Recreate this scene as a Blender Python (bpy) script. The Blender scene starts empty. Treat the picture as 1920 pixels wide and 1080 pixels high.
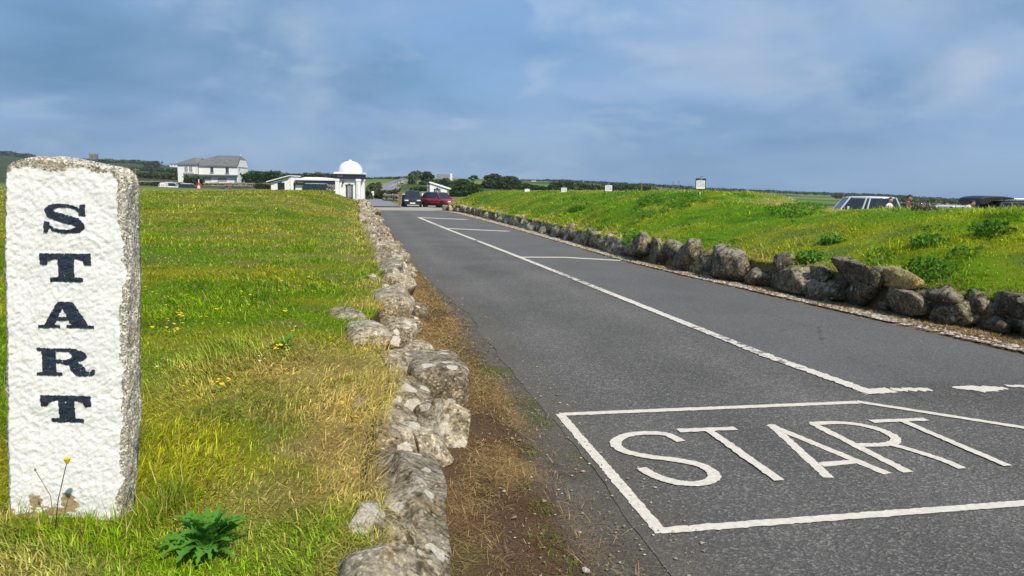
import bpy, math, random
import numpy as np
from mathutils import Vector, Matrix
random.seed(7); RNG = np.random.default_rng(7)
scene = bpy.context.scene
col = scene.collection
# ------------------------------------------------------------------ camera
F = 1414.0; PITCH = math.radians(7.6); ROLL = math.radians(0.9); CAMH = 1.7
_fw = np.array([0, math.cos(PITCH), -math.sin(PITCH)]); _rt = np.array([1., 0, 0]); _up = np.cross(_rt, _fw)
RT = _rt*math.cos(ROLL)+_up*math.sin(ROLL); UPV = np.cross(RT, _fw)
cam = bpy.data.objects.new('camera', bpy.data.cameras.new('camera')); col.objects.link(cam)
cam.matrix_world = Matrix(((RT[0], UPV[0], -_fw[0], 0), (RT[1], UPV[1], -_fw[1], 0), (RT[2], UPV[2], -_fw[2], CAMH), (0, 0, 0, 1)))
cam.data.sensor_width = 36; cam.data.lens = 36*F/1920; cam.data.clip_start = 0.05; cam.data.clip_end = 6000
scene.camera = cam
# ------------------------------------------------------------------ sky and sun
SUN_EL = math.radians(47); SUN_AZ = math.radians(148)     # azimuth clockwise from +Y
world = bpy.data.worlds.new('World'); scene.world = world; world.use_nodes = True
wn = world.node_tree.nodes; wl = world.node_tree.links
for n in list(wn): wn.remove(n)
def N(tree, t, **k):
    n = tree.nodes.new(t)
    for a, b in k.items():
        if a in ('operation', 'blend_type', 'data_type', 'sky_type', 'feature', 'noise_dimensions', 'voronoi_dimensions', 'attribute_name', 'interpolation', 'distance'): setattr(n, a, b)
        else: n.inputs[a.replace('_', ' ')].default_value = b
    return n
def build_sky():
    T = world.node_tree; L = T.links.new
    out = T.nodes.new('ShaderNodeOutputWorld'); bg = T.nodes.new('ShaderNodeBackground'); bg.inputs['Strength'].default_value = 0.105
    sky = T.nodes.new('ShaderNodeTexSky'); sky.sky_type = 'NISHITA'; sky.sun_disc = False
    sky.sun_elevation = SUN_EL; sky.sun_rotation = SUN_AZ; sky.air_density = 1.2; sky.dust_density = 0.6; sky.ozone_density = 2.5
    tc = T.nodes.new('ShaderNodeTexCoord'); sp = T.nodes.new('ShaderNodeSeparateXYZ'); L(tc.outputs['Generated'], sp.inputs[0])
    def m(op, a, b=None):
        n = T.nodes.new('ShaderNodeMath'); n.operation = op
        for i, x in enumerate((a, b)):
            if x is None: continue
            if isinstance(x, (int, float)): n.inputs[i].default_value = x
            else: L(x, n.inputs[i])
        return n.outputs[0]
    zz = m('ADD', m('MAXIMUM', sp.outputs['Z'], 0.0), 0.27)
    cv = T.nodes.new('ShaderNodeCombineXYZ'); L(m('DIVIDE', sp.outputs['X'], zz), cv.inputs[0]); L(m('DIVIDE', sp.outputs['Y'], zz), cv.inputs[1])
    def noise(scale, det, rough, off, dist=0.0):
        mp = T.nodes.new('ShaderNodeMapping'); mp.inputs['Location'].default_value = off; L(cv.outputs[0], mp.inputs[0])
        n = T.nodes.new('ShaderNodeTexNoise'); n.inputs['Scale'].default_value = scale; n.inputs['Detail'].default_value = det; n.inputs['Roughness'].default_value = rough
        n.inputs['Distortion'].default_value = dist
        L(mp.outputs[0], n.inputs['Vector']); return n.outputs['Fac']
    def ramp(fac, stops):
        r = T.nodes.new('ShaderNodeValToRGB'); L(fac, r.inputs[0]); e = r.color_ramp.elements
        while len(e) < len(stops): e.new(0.5)
        for k, (p, c) in enumerate(stops):
            e[k].position = p; e[k].color = (c[0], c[1], c[2], 1) if isinstance(c, tuple) else (c, c, c, 1)
        return r.outputs[0]
    def mix(f, a, b):
        n = T.nodes.new('ShaderNodeMix'); n.data_type = 'RGBA'
        L(f, n.inputs[0]); 
        for x, i in ((a, 6), (b, 7)):
            if isinstance(x, tuple): n.inputs[i].default_value = (*x, 1)
            else: L(x, n.inputs[i])
        return n.outputs[2]
    n1 = noise(0.75, 6, 0.52, (5.3, 2.2, 0.3), 0.4)
    n2 = noise(1.15, 6, 0.52, (2.2, 7.3, 2.0), 0.4)
    n3 = noise(2.6, 7, 0.55, (1.4, 9.1, 4.0), 0.35)
    clear = ramp(m('MAXIMUM', sp.outputs['Z'], 0.0), [(0.0, (1.85, 3.5, 6.0)), (0.06, (2.1, 3.95, 7.0)), (0.35, (2.0, 4.0, 7.6)), (1.0, (1.4, 2.9, 5.9))])
    base = mix(ramp(m('MULTIPLY', sp.outputs['Z'], 1.0), [(0.0, 0.85), (1.0, 0.45)]), sky.outputs[0], clear)
    grey = ramp(n2, [(0.36, (1.35, 2.75, 4.6)), (0.48, (2.0, 3.45, 5.5)), (0.58, (3.1, 4.4, 6.3)), (0.70, (4.4, 5.4, 6.9))])
    c1 = mix(ramp(n1, [(0.34, 0.10), (0.53, 1.0)]), base, grey)
    c2 = mix(ramp(n3, [(0.55, 0.0), (0.74, 0.62)]), c1, (4.6, 5.8, 7.3))
    c3 = mix(ramp(m('MAXIMUM', sp.outputs['Z'], 0.0), [(0.0, 0.0), (0.012, 0.32), (0.05, 0.25), (0.10, 0.0)]), c2, (3.3, 4.6, 6.4))
    L(c3, bg.inputs['Color']); L(bg.outputs[0], out.inputs[0])
build_sky()
sun = bpy.data.objects.new('sun', bpy.data.lights.new('sun', 'SUN')); col.objects.link(sun)
sun.data.energy = 4.8; sun.data.angle = math.radians(0.6); sun.data.color = (1.0, 0.925, 0.80)
_sd = Vector((math.sin(SUN_AZ)*math.cos(SUN_EL), math.cos(SUN_AZ)*math.cos(SUN_EL), math.sin(SUN_EL)))
sun.rotation_euler = (-_sd).to_track_quat('-Z', 'Y').to_euler()
vs = scene.view_settings; vs.view_transform = 'Standard'; vs.look = 'None'; vs.exposure = 0.0; vs.gamma = 1.0; vs.use_curve_mapping = False
# ------------------------------------------------------------------ geometry of the place
AZ = math.radians(-11.6)                                   # heading of the road
RD = np.array([math.sin(AZ), math.cos(AZ)]); NN = np.array([math.cos(AZ), -math.sin(AZ)])
def ray(px, py): return _fw + RT*(px-960)/F + UPV*(540-py)/F
def gnd(px, py, z=0.0):
    d = ray(px, py); return np.array([0, 0, CAMH]) + d*((z-CAMH)/d[2])
def at(px, py, Y):                                         # the point seen there at forward distance Y
    d = ray(px, py); return np.array([0, 0, CAMH]) + d*(Y/d[1])
def uv2xy(u, v): return np.stack([u*RD[0]+v*NN[0], u*RD[1]+v*NN[1]], -1)
def xy2uv(x, y): return x*RD[0]+y*RD[1], x*NN[0]+y*NN[1]
def horizon(px): return 351.5+(px-960)*math.tan(ROLL)
def S(x, a, b):
    t = np.clip((np.asarray(x, float)-a)/(b-a), 0, 1); return t*t*(3-2*t)
def table(pts):
    P = np.array(pts, float); return lambda u: np.interp(u, P[:, 0], P[:, 1])
v_wall = table([(-12, .25), (2, .33), (3, .37), (4.4, .45), (5.2, .67), (6, .76), (7, .84), (8.2, .70), (10, .85), (12.6, .9), (16, 1.0), (21, .92), (30, .96), (47, 1.05), (66, 1.05), (90, 1.0)])
v_in = table([(-12, -.05), (2.6, .02), (3.6, -.03), (4.6, .1), (5.3, .2), (6.4, .12), (7.6, 0.0), (8.6, .2), (12, .24), (18, .22), (35, .1), (56, .1), (90, .1)])
v_tl = table([(-12, 1.3), (2.9, 1.35), (5, 1.41), (6.5, 1.37), (8.6, 1.39), (9.9, 1.44), (11.6, 1.36), (17, 1.1), (22, 1.03), (34, 1.09), (50, 1.2), (56, 1.3), (66, 1.35), (90, 1.5)])
v_tr = table([(-12, 8.6), (0, 7.75), (4, 7.3), (6.7, 7.01), (8.3, 6.87), (9.7, 6.74), (11.8, 6.55), (13.7, 6.35), (17.2, 6.14), (26, 6.25), (36, 6.22), (45, 6.12), (53, 6.05), (60, 6.0), (90, 6.0)])
v_rw = table([(-12, 9.6), (0, 8.8), (4, 8.3), (7.5, 7.78), (8.6, 7.45), (10.8, 7.13), (13.7, 6.82), (17.3, 6.52), (22, 6.62), (29, 6.82), (42, 6.84), (60, 6.7), (90, 6.7)])
def road_z(u): return -0.5*S(u, 46, 76)
# value noise -------------------------------------------------------
def _h2(ix, iy, s):
    h = (ix.astype(np.int64)*374761393 + iy.astype(np.int64)*668265263 + s*974634737) & 0x7fffffff
    h = ((h ^ (h >> 13))*1274126177) & 0x7fffffff
    return ((h ^ (h >> 16)) & 0xffff)/65535.0
def vn2(x, y, s=0):
    x = np.asarray(x, float); y = np.asarray(y, float)
    ix = np.floor(x); iy = np.floor(y); fx = x-ix; fy = y-iy; fx = fx*fx*(3-2*fx); fy = fy*fy*(3-2*fy)
    a = _h2(ix, iy, s); b = _h2(ix+1, iy, s); c = _h2(ix, iy+1, s); d = _h2(ix+1, iy+1, s)
    return (a*(1-fx)+b*fx)*(1-fy)+(c*(1-fx)+d*fx)*fy
def fb2(x, y, s=0, o=4, g=0.5):
    x = np.asarray(x, float); y = np.asarray(y, float)
    t = 0; a = 1; w = 0
    for k in range(o): t = t+a*vn2(x*2**k+17.3*k, y*2**k-9.1*k, s+k); w += a; a *= g
    return t/w
def vn3(p, s=0):
    z = p[..., 2]; iz = np.floor(z); fz = z-iz; fz = fz*fz*(3-2*fz)
    ix = p[..., 0]; iy = p[..., 1]
    a = vn2(ix+iz*37.17, iy+iz*91.73, s); b = vn2(ix+(iz+1)*37.17, iy+(iz+1)*91.73, s)
    return a*(1-fz)+b*fz
def fb3(p, s=0, o=4, g=0.5):
    t = 0; a = 1; w = 0
    for k in range(o): t = t+a*vn3(p*2**k+7.7*k, s+k); w += a; a *= g
    return t/w
# ------------------------------------------------------------------ mesh helpers
def link(name, me, parent=None, mats=()):
    o = bpy.data.objects.new(name, me); col.objects.link(o)
    if me is not None:
        for m in (mats if isinstance(mats, (list, tuple)) else [mats]): me.materials.append(m)
    if parent is not None: o.parent = parent
    return o
def mesh_np(name, V, Fc, smooth=True, attrs=None, midx=None):
    me = bpy.data.meshes.new(name); V = np.asarray(V, np.float32); Fc = np.asarray(Fc, np.int32); n, k = Fc.shape
    me.vertices.add(len(V)); me.vertices.foreach_set('co', V.ravel())
    me.loops.add(n*k); me.loops.foreach_set('vertex_index', Fc.ravel())
    me.polygons.add(n); me.polygons.foreach_set('loop_start', np.arange(0, n*k, k, dtype=np.int32))
    me.polygons.foreach_set('use_smooth', np.full(n, smooth))
    if midx is not None: me.polygons.foreach_set('material_index', np.asarray(midx, np.int32))
    for nm, a in (attrs or {}).items():
        a = np.asarray(a, np.float32)
        if a.ndim == 1:
            at_ = me.attributes.new(nm, 'FLOAT', 'POINT'); at_.data.foreach_set('value', a)
        else:
            at_ = me.attributes.new(nm, 'FLOAT_COLOR', 'POINT')
            at_.data.foreach_set('color', np.concatenate([a, np.ones((len(a), 1), np.float32)], 1).ravel())
    me.update(calc_edges=True); me.validate(); return me
def grid_faces(nu, nv):
    i = np.arange((nu-1)*(nv-1)); a = (i//(nv-1))*nv+i % (nv-1)
    return np.stack([a, a+nv, a+nv+1, a+1], 1)
class MB:
    def __init__(s): s.v = []; s.f = []
    def add(s, vs_, fs): b = len(s.v); s.v += [tuple(map(float, p)) for p in vs_]; s.f += [tuple(b+i for i in f) for f in fs]; return s
    def box(s, x0, x1, y0, y1, z0, z1):
        return s.add([(x0, y0, z0), (x1, y0, z0), (x1, y1, z0), (x0, y1, z0), (x0, y0, z1), (x1, y0, z1), (x1, y1, z1), (x0, y1, z1)],
                     [(0, 3, 2, 1), (4, 5, 6, 7), (0, 1, 5, 4), (1, 2, 6, 5), (2, 3, 7, 6), (3, 0, 4, 7)])
    def prism(s, poly, y0, y1):                             # polygon in x,z (counter-clockwise seen from -y) extruded along y
        n = len(poly)
        s.add([(p[0], y0, p[1]) for p in poly]+[(p[0], y1, p[1]) for p in poly],
              [tuple(range(n)), tuple(range(2*n-1, n-1, -1))]+[(i, i+n, (i+1) % n+n, (i+1) % n) for i in range(n)]); return s
    def tube(s, pts, r, n=8, caps=True):
        pts = [Vector(p) for p in pts]; rr = r if isinstance(r, (list, tuple)) else [r]*len(pts); b = len(s.v)
        for i, p in enumerate(pts):
            d = (pts[min(i+1, len(pts)-1)]-pts[max(i-1, 0)]).normalized(); q = d.to_track_quat('Z', 'Y')
            for k in range(n):
                a = 2*math.pi*k/n; w = p+q @ Vector((math.cos(a)*rr[i], math.sin(a)*rr[i], 0)); s.v.append(tuple(w))
        for i in range(len(pts)-1):
            for k in range(n): s.f.append((b+i*n+k, b+i*n+(k+1) % n, b+(i+1)*n+(k+1) % n, b+(i+1)*n+k))
        if caps: s.f.append(tuple(b+k for k in range(n))[::-1]); s.f.append(tuple(b+(len(pts)-1)*n+k for k in range(n)))
        return s
    def lathe(s, prof, n=24, c=(0, 0, 0)):
        b = len(s.v)
        for r, z in prof:
            for k in range(n): a = 2*math.pi*k/n; s.v.append((c[0]+r*math.cos(a), c[1]+r*math.sin(a), c[2]+z))
        for i in range(len(prof)-1):
            for k in range(n): s.f.append((b+i*n+k, b+i*n+(k+1) % n, b+(i+1)*n+(k+1) % n, b+(i+1)*n+k))
        s.f.append(tuple(b+k for k in range(n))[::-1]); s.f.append(tuple(b+(len(prof)-1)*n+k for k in range(n)))
        return s
    def build(s, name, mat, parent=None, smooth=False, bevel=0):
        me = bpy.data.meshes.new(name); me.from_pydata(s.v, [], s.f); me.update()
        if smooth: me.polygons.foreach_set('use_smooth', [True]*len(me.polygons))
        o = link(name, me, parent, mat)
        if bevel: b = o.modifiers.new('b', 'BEVEL'); b.width = bevel; b.segments = 2; b.limit_method = 'ANGLE'
        return o
def thing(name, label, cat, loc=(0, 0, 0), rz=0.0, group=None):
    o = bpy.data.objects.new(name, None); col.objects.link(o); o.location = loc; o.rotation_euler = (0, 0, rz)
    return tag(o, label, cat, group)
def tag(o, label=None, cat=None, group=None, kind=None):
    if label: o['label'] = label
    if cat: o['category'] = cat
    if group: o['group'] = group
    if kind: o['kind'] = kind
    return o
def copy_tree(o, parent=None):
    c = o.copy(); col.objects.link(c)
    if parent is not None: c.parent = parent
    for ch in [x for x in col.objects if x.parent == o]: copy_tree(ch, c)
    return c
# ------------------------------------------------------------------ materials
def material(name):
    m = bpy.data.materials.new(name); m.use_nodes = True; T = m.node_tree
    return m, T, T.nodes['Principled BSDF']
def coords(T, kind='Object', scale=(1, 1, 1), rnd=False):
    if kind == 'Position':
        g = T.nodes.new('ShaderNodeNewGeometry'); v = g.outputs['Position']
    else:
        tc = T.nodes.new('ShaderNodeTexCoord'); v = tc.outputs[kind]
    if rnd:
        oi = T.nodes.new('ShaderNodeObjectInfo'); a = T.nodes.new('ShaderNodeVectorMath'); a.operation = 'ADD'
        mu = T.nodes.new('ShaderNodeMath'); mu.operation = 'MULTIPLY'; mu.inputs[1].default_value = 57.0
        T.links.new(oi.outputs['Random'], mu.inputs[0]); T.links.new(v, a.inputs[0]); T.links.new(mu.outputs[0], a.inputs[1]); v = a.outputs[0]
    mp = T.nodes.new('ShaderNodeMapping'); mp.inputs['Scale'].default_value = scale; T.links.new(v, mp.inputs[0]); return mp.outputs[0]
def nz(T, v, scale, det=4, rough=.55, dist=0.0):
    n = T.nodes.new('ShaderNodeTexNoise'); n.inputs['Scale'].default_value = scale; n.inputs['Detail'].default_value = det
    n.inputs['Roughness'].default_value = rough; n.inputs['Distortion'].default_value = dist; T.links.new(v, n.inputs['Vector']); return n.outputs['Fac']
def vor(T, v, scale, out='Distance', feature='F1', rand=1.0):
    n = T.nodes.new('ShaderNodeTexVoronoi'); n.feature = feature; n.inputs['Scale'].default_value = scale; n.inputs['Randomness'].default_value = rand
    T.links.new(v, n.inputs['Vector']); return n.outputs[out]
def rmp(T, fac, stops, interp='LINEAR'):
    r = T.nodes.new('ShaderNodeValToRGB'); T.links.new(fac, r.inputs[0]); r.color_ramp.interpolation = interp; e = r.color_ramp.elements
    while len(e) < len(stops): e.new(0.5)
    for k, (p, c) in enumerate(stops): e[k].position = p; e[k].color = (*c, 1) if isinstance(c, tuple) else (c, c, c, 1)
    return r.outputs[0]
def mx(T, f, a, b, bt='MIX'):
    n = T.nodes.new('ShaderNodeMix'); n.data_type = 'RGBA'; n.blend_type = bt
    if isinstance(f, (int, float)): n.inputs[0].default_value = f
    else: T.links.new(f, n.inputs[0])
    for x, i in ((a, 6), (b, 7)):
        if isinstance(x, tuple): n.inputs[i].default_value = (*x, 1)
        else: T.links.new(x, n.inputs[i])
    return n.outputs[2]
def mth(T, op, a, b=None, c=None):
    n = T.nodes.new('ShaderNodeMath'); n.operation = op
    for i, x in enumerate((a, b, c)):
        if x is None: continue
        if isinstance(x, (int, float)): n.inputs[i].default_value = x
        else: T.links.new(x, n.inputs[i])
    return n.outputs[0]
def attr(T, nm, out='Fac'):
    a = T.nodes.new('ShaderNodeAttribute'); a.attribute_name = nm; return a.outputs[out]
def bump(T, B, h, strength=.5, dist=.01):
    b = T.nodes.new('ShaderNodeBump'); b.inputs['Strength'].default_value = strength; b.inputs['Distance'].default_value = dist
    T.links.new(h, b.inputs['Height']); T.links.new(b.outputs[0], B.inputs['Normal'])
def setc(T, B, c, rough=.8, spec=.3):
    if isinstance(c, tuple): B.inputs['Base Color'].default_value = (*c, 1)
    else: T.links.new(c, B.inputs['Base Color'])
    B.inputs['Roughness'].default_value = rough; B.inputs['Specular IOR Level'].default_value = spec
def simple(name, c, rough=.7, var=.15, scale=8., spec=.3, metal=0., bmp=0., coat=0.):
    m, T, B = material(name); v = coords(T)
    lo = tuple(x*(1-var) for x in c); hi = tuple(min(1, x*(1+var)) for x in c)
    n = nz(T, v, scale, 5); setc(T, B, rmp(T, n, [(.3, lo), (.7, hi)]), rough, spec); B.inputs['Metallic'].default_value = metal
    B.inputs['Coat Weight'].default_value = coat; B.inputs['Coat Roughness'].default_value = .05
    if bmp: bump(T, B, nz(T, v, scale*4, 4), bmp, .02)
    return m
def mat_asphalt():
    m, T, B = material('asphalt'); p = coords(T, 'Position')
    agg = vor(T, p, 78, 'Color'); r = T.nodes.new('ShaderNodeSeparateColor'); T.links.new(agg, r.inputs[0])
    chip = rmp(T, r.outputs[0], [(0, (.045, .045, .045)), (.45, (.097, .095, .092)), (.8, (.155, .15, .143)), (1, (.36, .345, .32))])
    fine = nz(T, p, 240, 2, .6)
    c = mx(T, .48, chip, rmp(T, fine, [(.3, (.04, .04, .04)), (.7, (.22, .213, .205))]))
    big = nz(T, p, .55, 5, .55, .4); c = mx(T, 1.0, c, rmp(T, big, [(.3, .82), (.7, 1.13)]), 'MULTIPLY')
    st = nz(T, coords(T, 'Position', (1.2, .25, 1)), 2.4, 6, .6, 1.); c = mx(T, rmp(T, st, [(.56, 0.), (.75, .28)]), c, (.17, .165, .155))
    c = mx(T, 1., c, rmp(T, attr(T, 'track'), [(0., .97), (1., 1.10)]), 'MULTIPLY')
    crk = vor(T, mx(T, .25, p, coords(T, 'Position')) if False else p, .55, 'Distance', 'DISTANCE_TO_EDGE'); cm = nz(T, p, .35, 3)
    c = mx(T, mth(T, 'MULTIPLY', rmp(T, mth(T, 'ADD', crk, mth(T, 'MULTIPLY', mth(T, 'SUBTRACT', nz(T, p, 7, 5, .7), .5), .05)), [(.0, .55), (.006, 0.)]), rmp(T, cm, [(.52, 0.), (.6, 1.)])), c, (.03, .03, .03))
    spots = vor(T, p, 2.3, 'Distance'); c = mx(T, rmp(T, spots, [(.02, .55), (.05, 0.)]), c, (.035, .035, .036))
    c = mx(T, mth(T, 'MULTIPLY', attr(T, 'lane'), .33), c, (.155, .16, .17))
    c = mx(T, mth(T, 'MULTIPLY', attr(T, 'edge'), .55), c, (.13, .115, .09))
    c = mx(T, 1., c, (1.06, 1.03, .98), 'MULTIPLY'); setc(T, B, c, .86, .2); bump(T, B, mth(T, 'ADD', vor(T, p, 78), fine), .8, .008); return m
def mat_paintline():
    m, T, B = material('road_paint'); p = coords(T, 'Position')
    w = nz(T, p, 9, 6, .65, .6); w2 = nz(T, p, 60, 3, .6); wear = attr(T, 'wear')
    f = mth(T, 'ADD', mth(T, 'MULTIPLY', w, .75), mth(T, 'MULTIPLY', w2, .25))
    th = mth(T, 'SUBTRACT', f, mth(T, 'MULTIPLY', wear, .42)); k = rmp(T, th, [(.10, 0.), (.17, 1.)])
    paint = rmp(T, nz(T, p, 30, 5, .6), [(.25, (.52, .475, .39)), (.75, (.78, .72, .61))])
    paint = mx(T, rmp(T, nz(T, p, 170, 2), [(.56, 0.), (.72, .35)]), paint, (.27, .26, .24))
    agg = rmp(T, nz(T, p, 240, 2, .6), [(.3, (.05, .05, .052)), (.7, (.17, .165, .16))])
    setc(T, B, mx(T, k, agg, paint), .75, .25); bump(T, B, nz(T, p, 190, 3), .4, .004); return m
def mat_vcol(name, nscale=60., lo=.7, hi=1.3, bmp=.4, bd=.01, rough=.95):
    m, T, B = material(name); p = coords(T, 'Position')
    c = mx(T, 1., attr(T, 'col', 'Color'), rmp(T, nz(T, p, nscale, 4, .7), [(.25, lo), (.75, hi)]), 'MULTIPLY')
    setc(T, B, c, rough, .1)
    if bmp: bump(T, B, nz(T, p, nscale*.7, 5, .7), bmp, bd)
    return m
def mat_blade(name, trans=.35):
    m = bpy.data.materials.new(name); m.use_nodes = True; T = m.node_tree; T.nodes.clear()
    out = T.nodes.new('ShaderNodeOutputMaterial'); d = T.nodes.new('ShaderNodeBsdfDiffuse'); t = T.nodes.new('ShaderNodeBsdfTranslucent'); mi = T.nodes.new('ShaderNodeMixShader')
    g = T.nodes.new('ShaderNodeNewGeometry'); c = attr(T, 'col', 'Color')
    v = mx(T, 1., c, rmp(T, g.outputs['Random Per Island'], [(0., .62), (1., 1.38)]), 'MULTIPLY')
    T.links.new(v, d.inputs[0]); T.links.new(v, t.inputs[0]); mi.inputs[0].default_value = trans
    T.links.new(d.outputs[0], mi.inputs[1]); T.links.new(t.outputs[0], mi.inputs[2]); T.links.new(mi.outputs[0], out.inputs[0]); return m
def mat_leaf(name, c0, c1, trans=.25):
    m = bpy.data.materials.new(name); m.use_nodes = True; T = m.node_tree; T.nodes.clear()
    out = T.nodes.new('ShaderNodeOutputMaterial'); d = T.nodes.new('ShaderNodeBsdfDiffuse'); t = T.nodes.new('ShaderNodeBsdfTranslucent'); mi = T.nodes.new('ShaderNodeMixShader')
    g = T.nodes.new('ShaderNodeNewGeometry'); v = rmp(T, g.outputs['Random Per Island'], [(0., c0), (1., c1)])
    v = mx(T, 1., v, rmp(T, nz(T, coords(T, 'Position'), .6, 3), [(.3, .65), (.7, 1.35)]), 'MULTIPLY')
    T.links.new(v, d.inputs[0]); T.links.new(v, t.inputs[0]); mi.inputs[0].default_value = trans
    T.links.new(d.outputs[0], mi.inputs[1]); T.links.new(t.outputs[0], mi.inputs[2]); T.links.new(mi.outputs[0], out.inputs[0]); return m
def mat_rock(name, dark, mid, light, lich=.35, lcol=(.62, .59, .52), orange=.25, lscale=9., grain=55., top=.7):
    m, T, B = material(name); v = coords(T, 'Object', rnd=True)
    n1 = nz(T, v, 4.5, 7, .68, .6); n2 = nz(T, v, grain, 4, .75); n4 = nz(T, v, grain*.33, 5, .7, .5)
    c = rmp(T, n1, [(.30, dark), (.5, mid), (.70, light)])
    cry = T.nodes.new('ShaderNodeSeparateColor'); T.links.new(vor(T, v, grain*1.45, 'Color'), cry.inputs[0])
    c = mx(T, 1., c, rmp(T, cry.outputs[0], [(0., .42), (.3, .85), (.75, 1.1), (1., 2.1)]), 'MULTIPLY'); c = mx(T, 1., c, rmp(T, n2, [(.34, .6), (.5, 1.), (.66, 1.4)]), 'MULTIPLY'); c = mx(T, 1., c, rmp(T, n4, [(.36, .55), (.5, 1.), (.64, 1.35)]), 'MULTIPLY')
    g_ = T.nodes.new('ShaderNodeNewGeometry'); sz = T.nodes.new('ShaderNodeSeparateXYZ'); T.links.new(g_.outputs['Normal'], sz.inputs[0])
    crust = mth(T, 'MULTIPLY', rmp(T, sz.outputs['Z'], [(.15, .12), (.75, 1.)]), rmp(T, mth(T, 'ADD', mth(T, 'MULTIPLY', n4, .6), mth(T, 'MULTIPLY', n1, .4)), [(.44, 0.), (.54, top)]))
    c = mx(T, crust, c, mx(T, 1., lcol, rmp(T, n2, [(.3, .45), (.7, 1.25)]), 'MULTIPLY'))
    sp1 = T.nodes.new('ShaderNodeTexVoronoi'); sp1.inputs['Scale'].default_value = grain*.75; T.links.new(v, sp1.inputs['Vector']); s1 = T.nodes.new('ShaderNodeSeparateColor'); T.links.new(sp1.outputs['Color'], s1.inputs[0])
    fs = mth(T, 'MULTIPLY', mth(T, 'GREATER_THAN', s1.outputs[0], 1-.75*lich), rmp(T, mth(T, 'SUBTRACT', mth(T, 'MULTIPLY_ADD', s1.outputs[1], .25, .2), sp1.outputs['Distance']), [(.0, 0.), (.08, .8)])); c = mx(T, fs, c, mx(T, s1.outputs[2], lcol, (.50, .36, .17)))
    oi = T.nodes.new('ShaderNodeObjectInfo'); c = mx(T, 1., c, rmp(T, oi.outputs['Random'], [(0., .75), (1., 1.25)]), 'MULTIPLY')
    c = mx(T, rmp(T, nz(T, v, 7, 5, .6, .8), [(.60, 0.), (.70, orange)]), c, (.36, .22, .08))
    c = mx(T, rmp(T, nz(T, v, 13, 5, .65), [(.58, 0.), (.68, .6)]), c, tuple(x*.35 for x in dark))
    # round crusts of lichen
    dv = T.nodes.new('ShaderNodeVectorMath'); dv.operation = 'ADD'; nn_ = T.nodes.new('ShaderNodeTexNoise'); nn_.inputs['Scale'].default_value = 16; T.links.new(v, nn_.inputs['Vector'])
    sc_ = T.nodes.new('ShaderNodeVectorMath'); sc_.operation = 'SCALE'; sc_.inputs['Scale'].default_value = .05; T.links.new(nn_.outputs['Color'], sc_.inputs[0])
    T.links.new(v, dv.inputs[0]); T.links.new(sc_.outputs[0], dv.inputs[1])
    vo = T.nodes.new('ShaderNodeTexVoronoi'); vo.inputs['Scale'].default_value = lscale; T.links.new(dv.outputs[0], vo.inputs['Vector'])
    sep = T.nodes.new('ShaderNodeSeparateColor'); T.links.new(vo.outputs['Color'], sep.inputs[0])
    rad = mth(T, 'MULTIPLY', mth(T, 'GREATER_THAN', sep.outputs[0], 1-lich), mth(T, 'MULTIPLY_ADD', sep.outputs[1], .28, .16))
    f = rmp(T, mth(T, 'SUBTRACT', rad, vo.outputs['Distance']), [(.0, 0.), (.03, .85)])
    lc = mx(T, 1., lcol, rmp(T, nz(T, v, 60, 3), [(.3, .72), (.7, 1.2)]), 'MULTIPLY')
    c = mx(T, f, c, lc)
    f2 = rmp(T, nz(T, v, 3.1, 7, .72, .5), [(.57, 0.), (.66, .75*min(1, lich*2.2))]); c = mx(T, f2, c, lc)
    setc(T, B, c, .93, .15); bump(T, B, mth(T, 'ADD', mth(T, 'MULTIPLY', n2, .45), nz(T, v, 17, 7, .75)), 1., .035); return m
M = {}
M['asphalt'] = mat_asphalt(); M['line'] = mat_paintline()
M['lawn'] = mat_vcol('lawn_soil', 70); M['ground'] = mat_vcol('far_ground', .35, .75, 1.25, 0); M['verge'] = mat_vcol('verge_soil', 85, .4, 1.65, 1., .02)
M['blade'] = mat_blade('grass_blade'); M['straw'] = mat_blade('dry_straw', .15)
M['granite'] = mat_rock('granite_lichen', (.17, .135, .08), (.31, .25, .155), (.45, .37, .24), .62, (.80, .73, .60), .6, 6.5, 42., .3)
M['darkrock'] = mat_rock('dark_rock', (.058, .045, .027), (.125, .098, .06), (.23, .185, .118), .18, (.47, .43, .32), .55, 9., 34., .6)
M['brownrock'] = mat_rock('brown_rock', (.13, .105, .065), (.28, .235, .155), (.42, .36, .25), .3, (.58, .53, .41), .5, 6., 30., .8)
M['tanrock'] = mat_rock('tan_rock', (.34, .22, .07), (.52, .35, .12), (.62, .45, .19), .1, (.5, .42, .28), .3, 7.)
M['render'] = simple('white_render', (.82, .81, .79), .85, .04, 2., .2, bmp=.15)
M['white'] = simple('white_gloss', (.80, .80, .80), .4, .03, 3.)
M['navy'] = simple('navy_board', (.018, .026, .045), .55, .2, 5.)
M['slate'] = simple('roof_slate', (.17, .18, .18), .75, .22, 1.6, .3, bmp=.4)
M['glass'] = simple('dark_glass', (.02, .026, .034), .06, .3, 1.2, .6)
M['sash'] = simple('grey_blind_glass', (.25, .24, .27), .15, .2, 2., .5)
M['stonewall'] = simple('rubble_stone', (.24, .21, .165), .95, .5, 2.2, .1, bmp=.7)
M['concrete'] = simple('pale_concrete', (.36, .33, .28), .9, .14, 1.3, .2, bmp=.2)
M['hillroad'] = simple('far_road', (.23, .23, .235), .9, .1, .4, .2)
M['rubber'] = simple('tyre_rubber', (.02, .02, .021), .85, .2, 10.)
M['alloy'] = simple('alloy_rim', (.45, .46, .47), .35, .1, 10., .5, .8)
M['black'] = simple('black_trim', (.018, .018, .02), .5, .2, 10.)
M['lamp'] = simple('lamp_lens', (.72, .74, .78), .12, .05, 10., .7)
M['tail'] = simple('tail_lamp_red', (.35, .02, .02), .2, .1, 10., .5)
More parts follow.
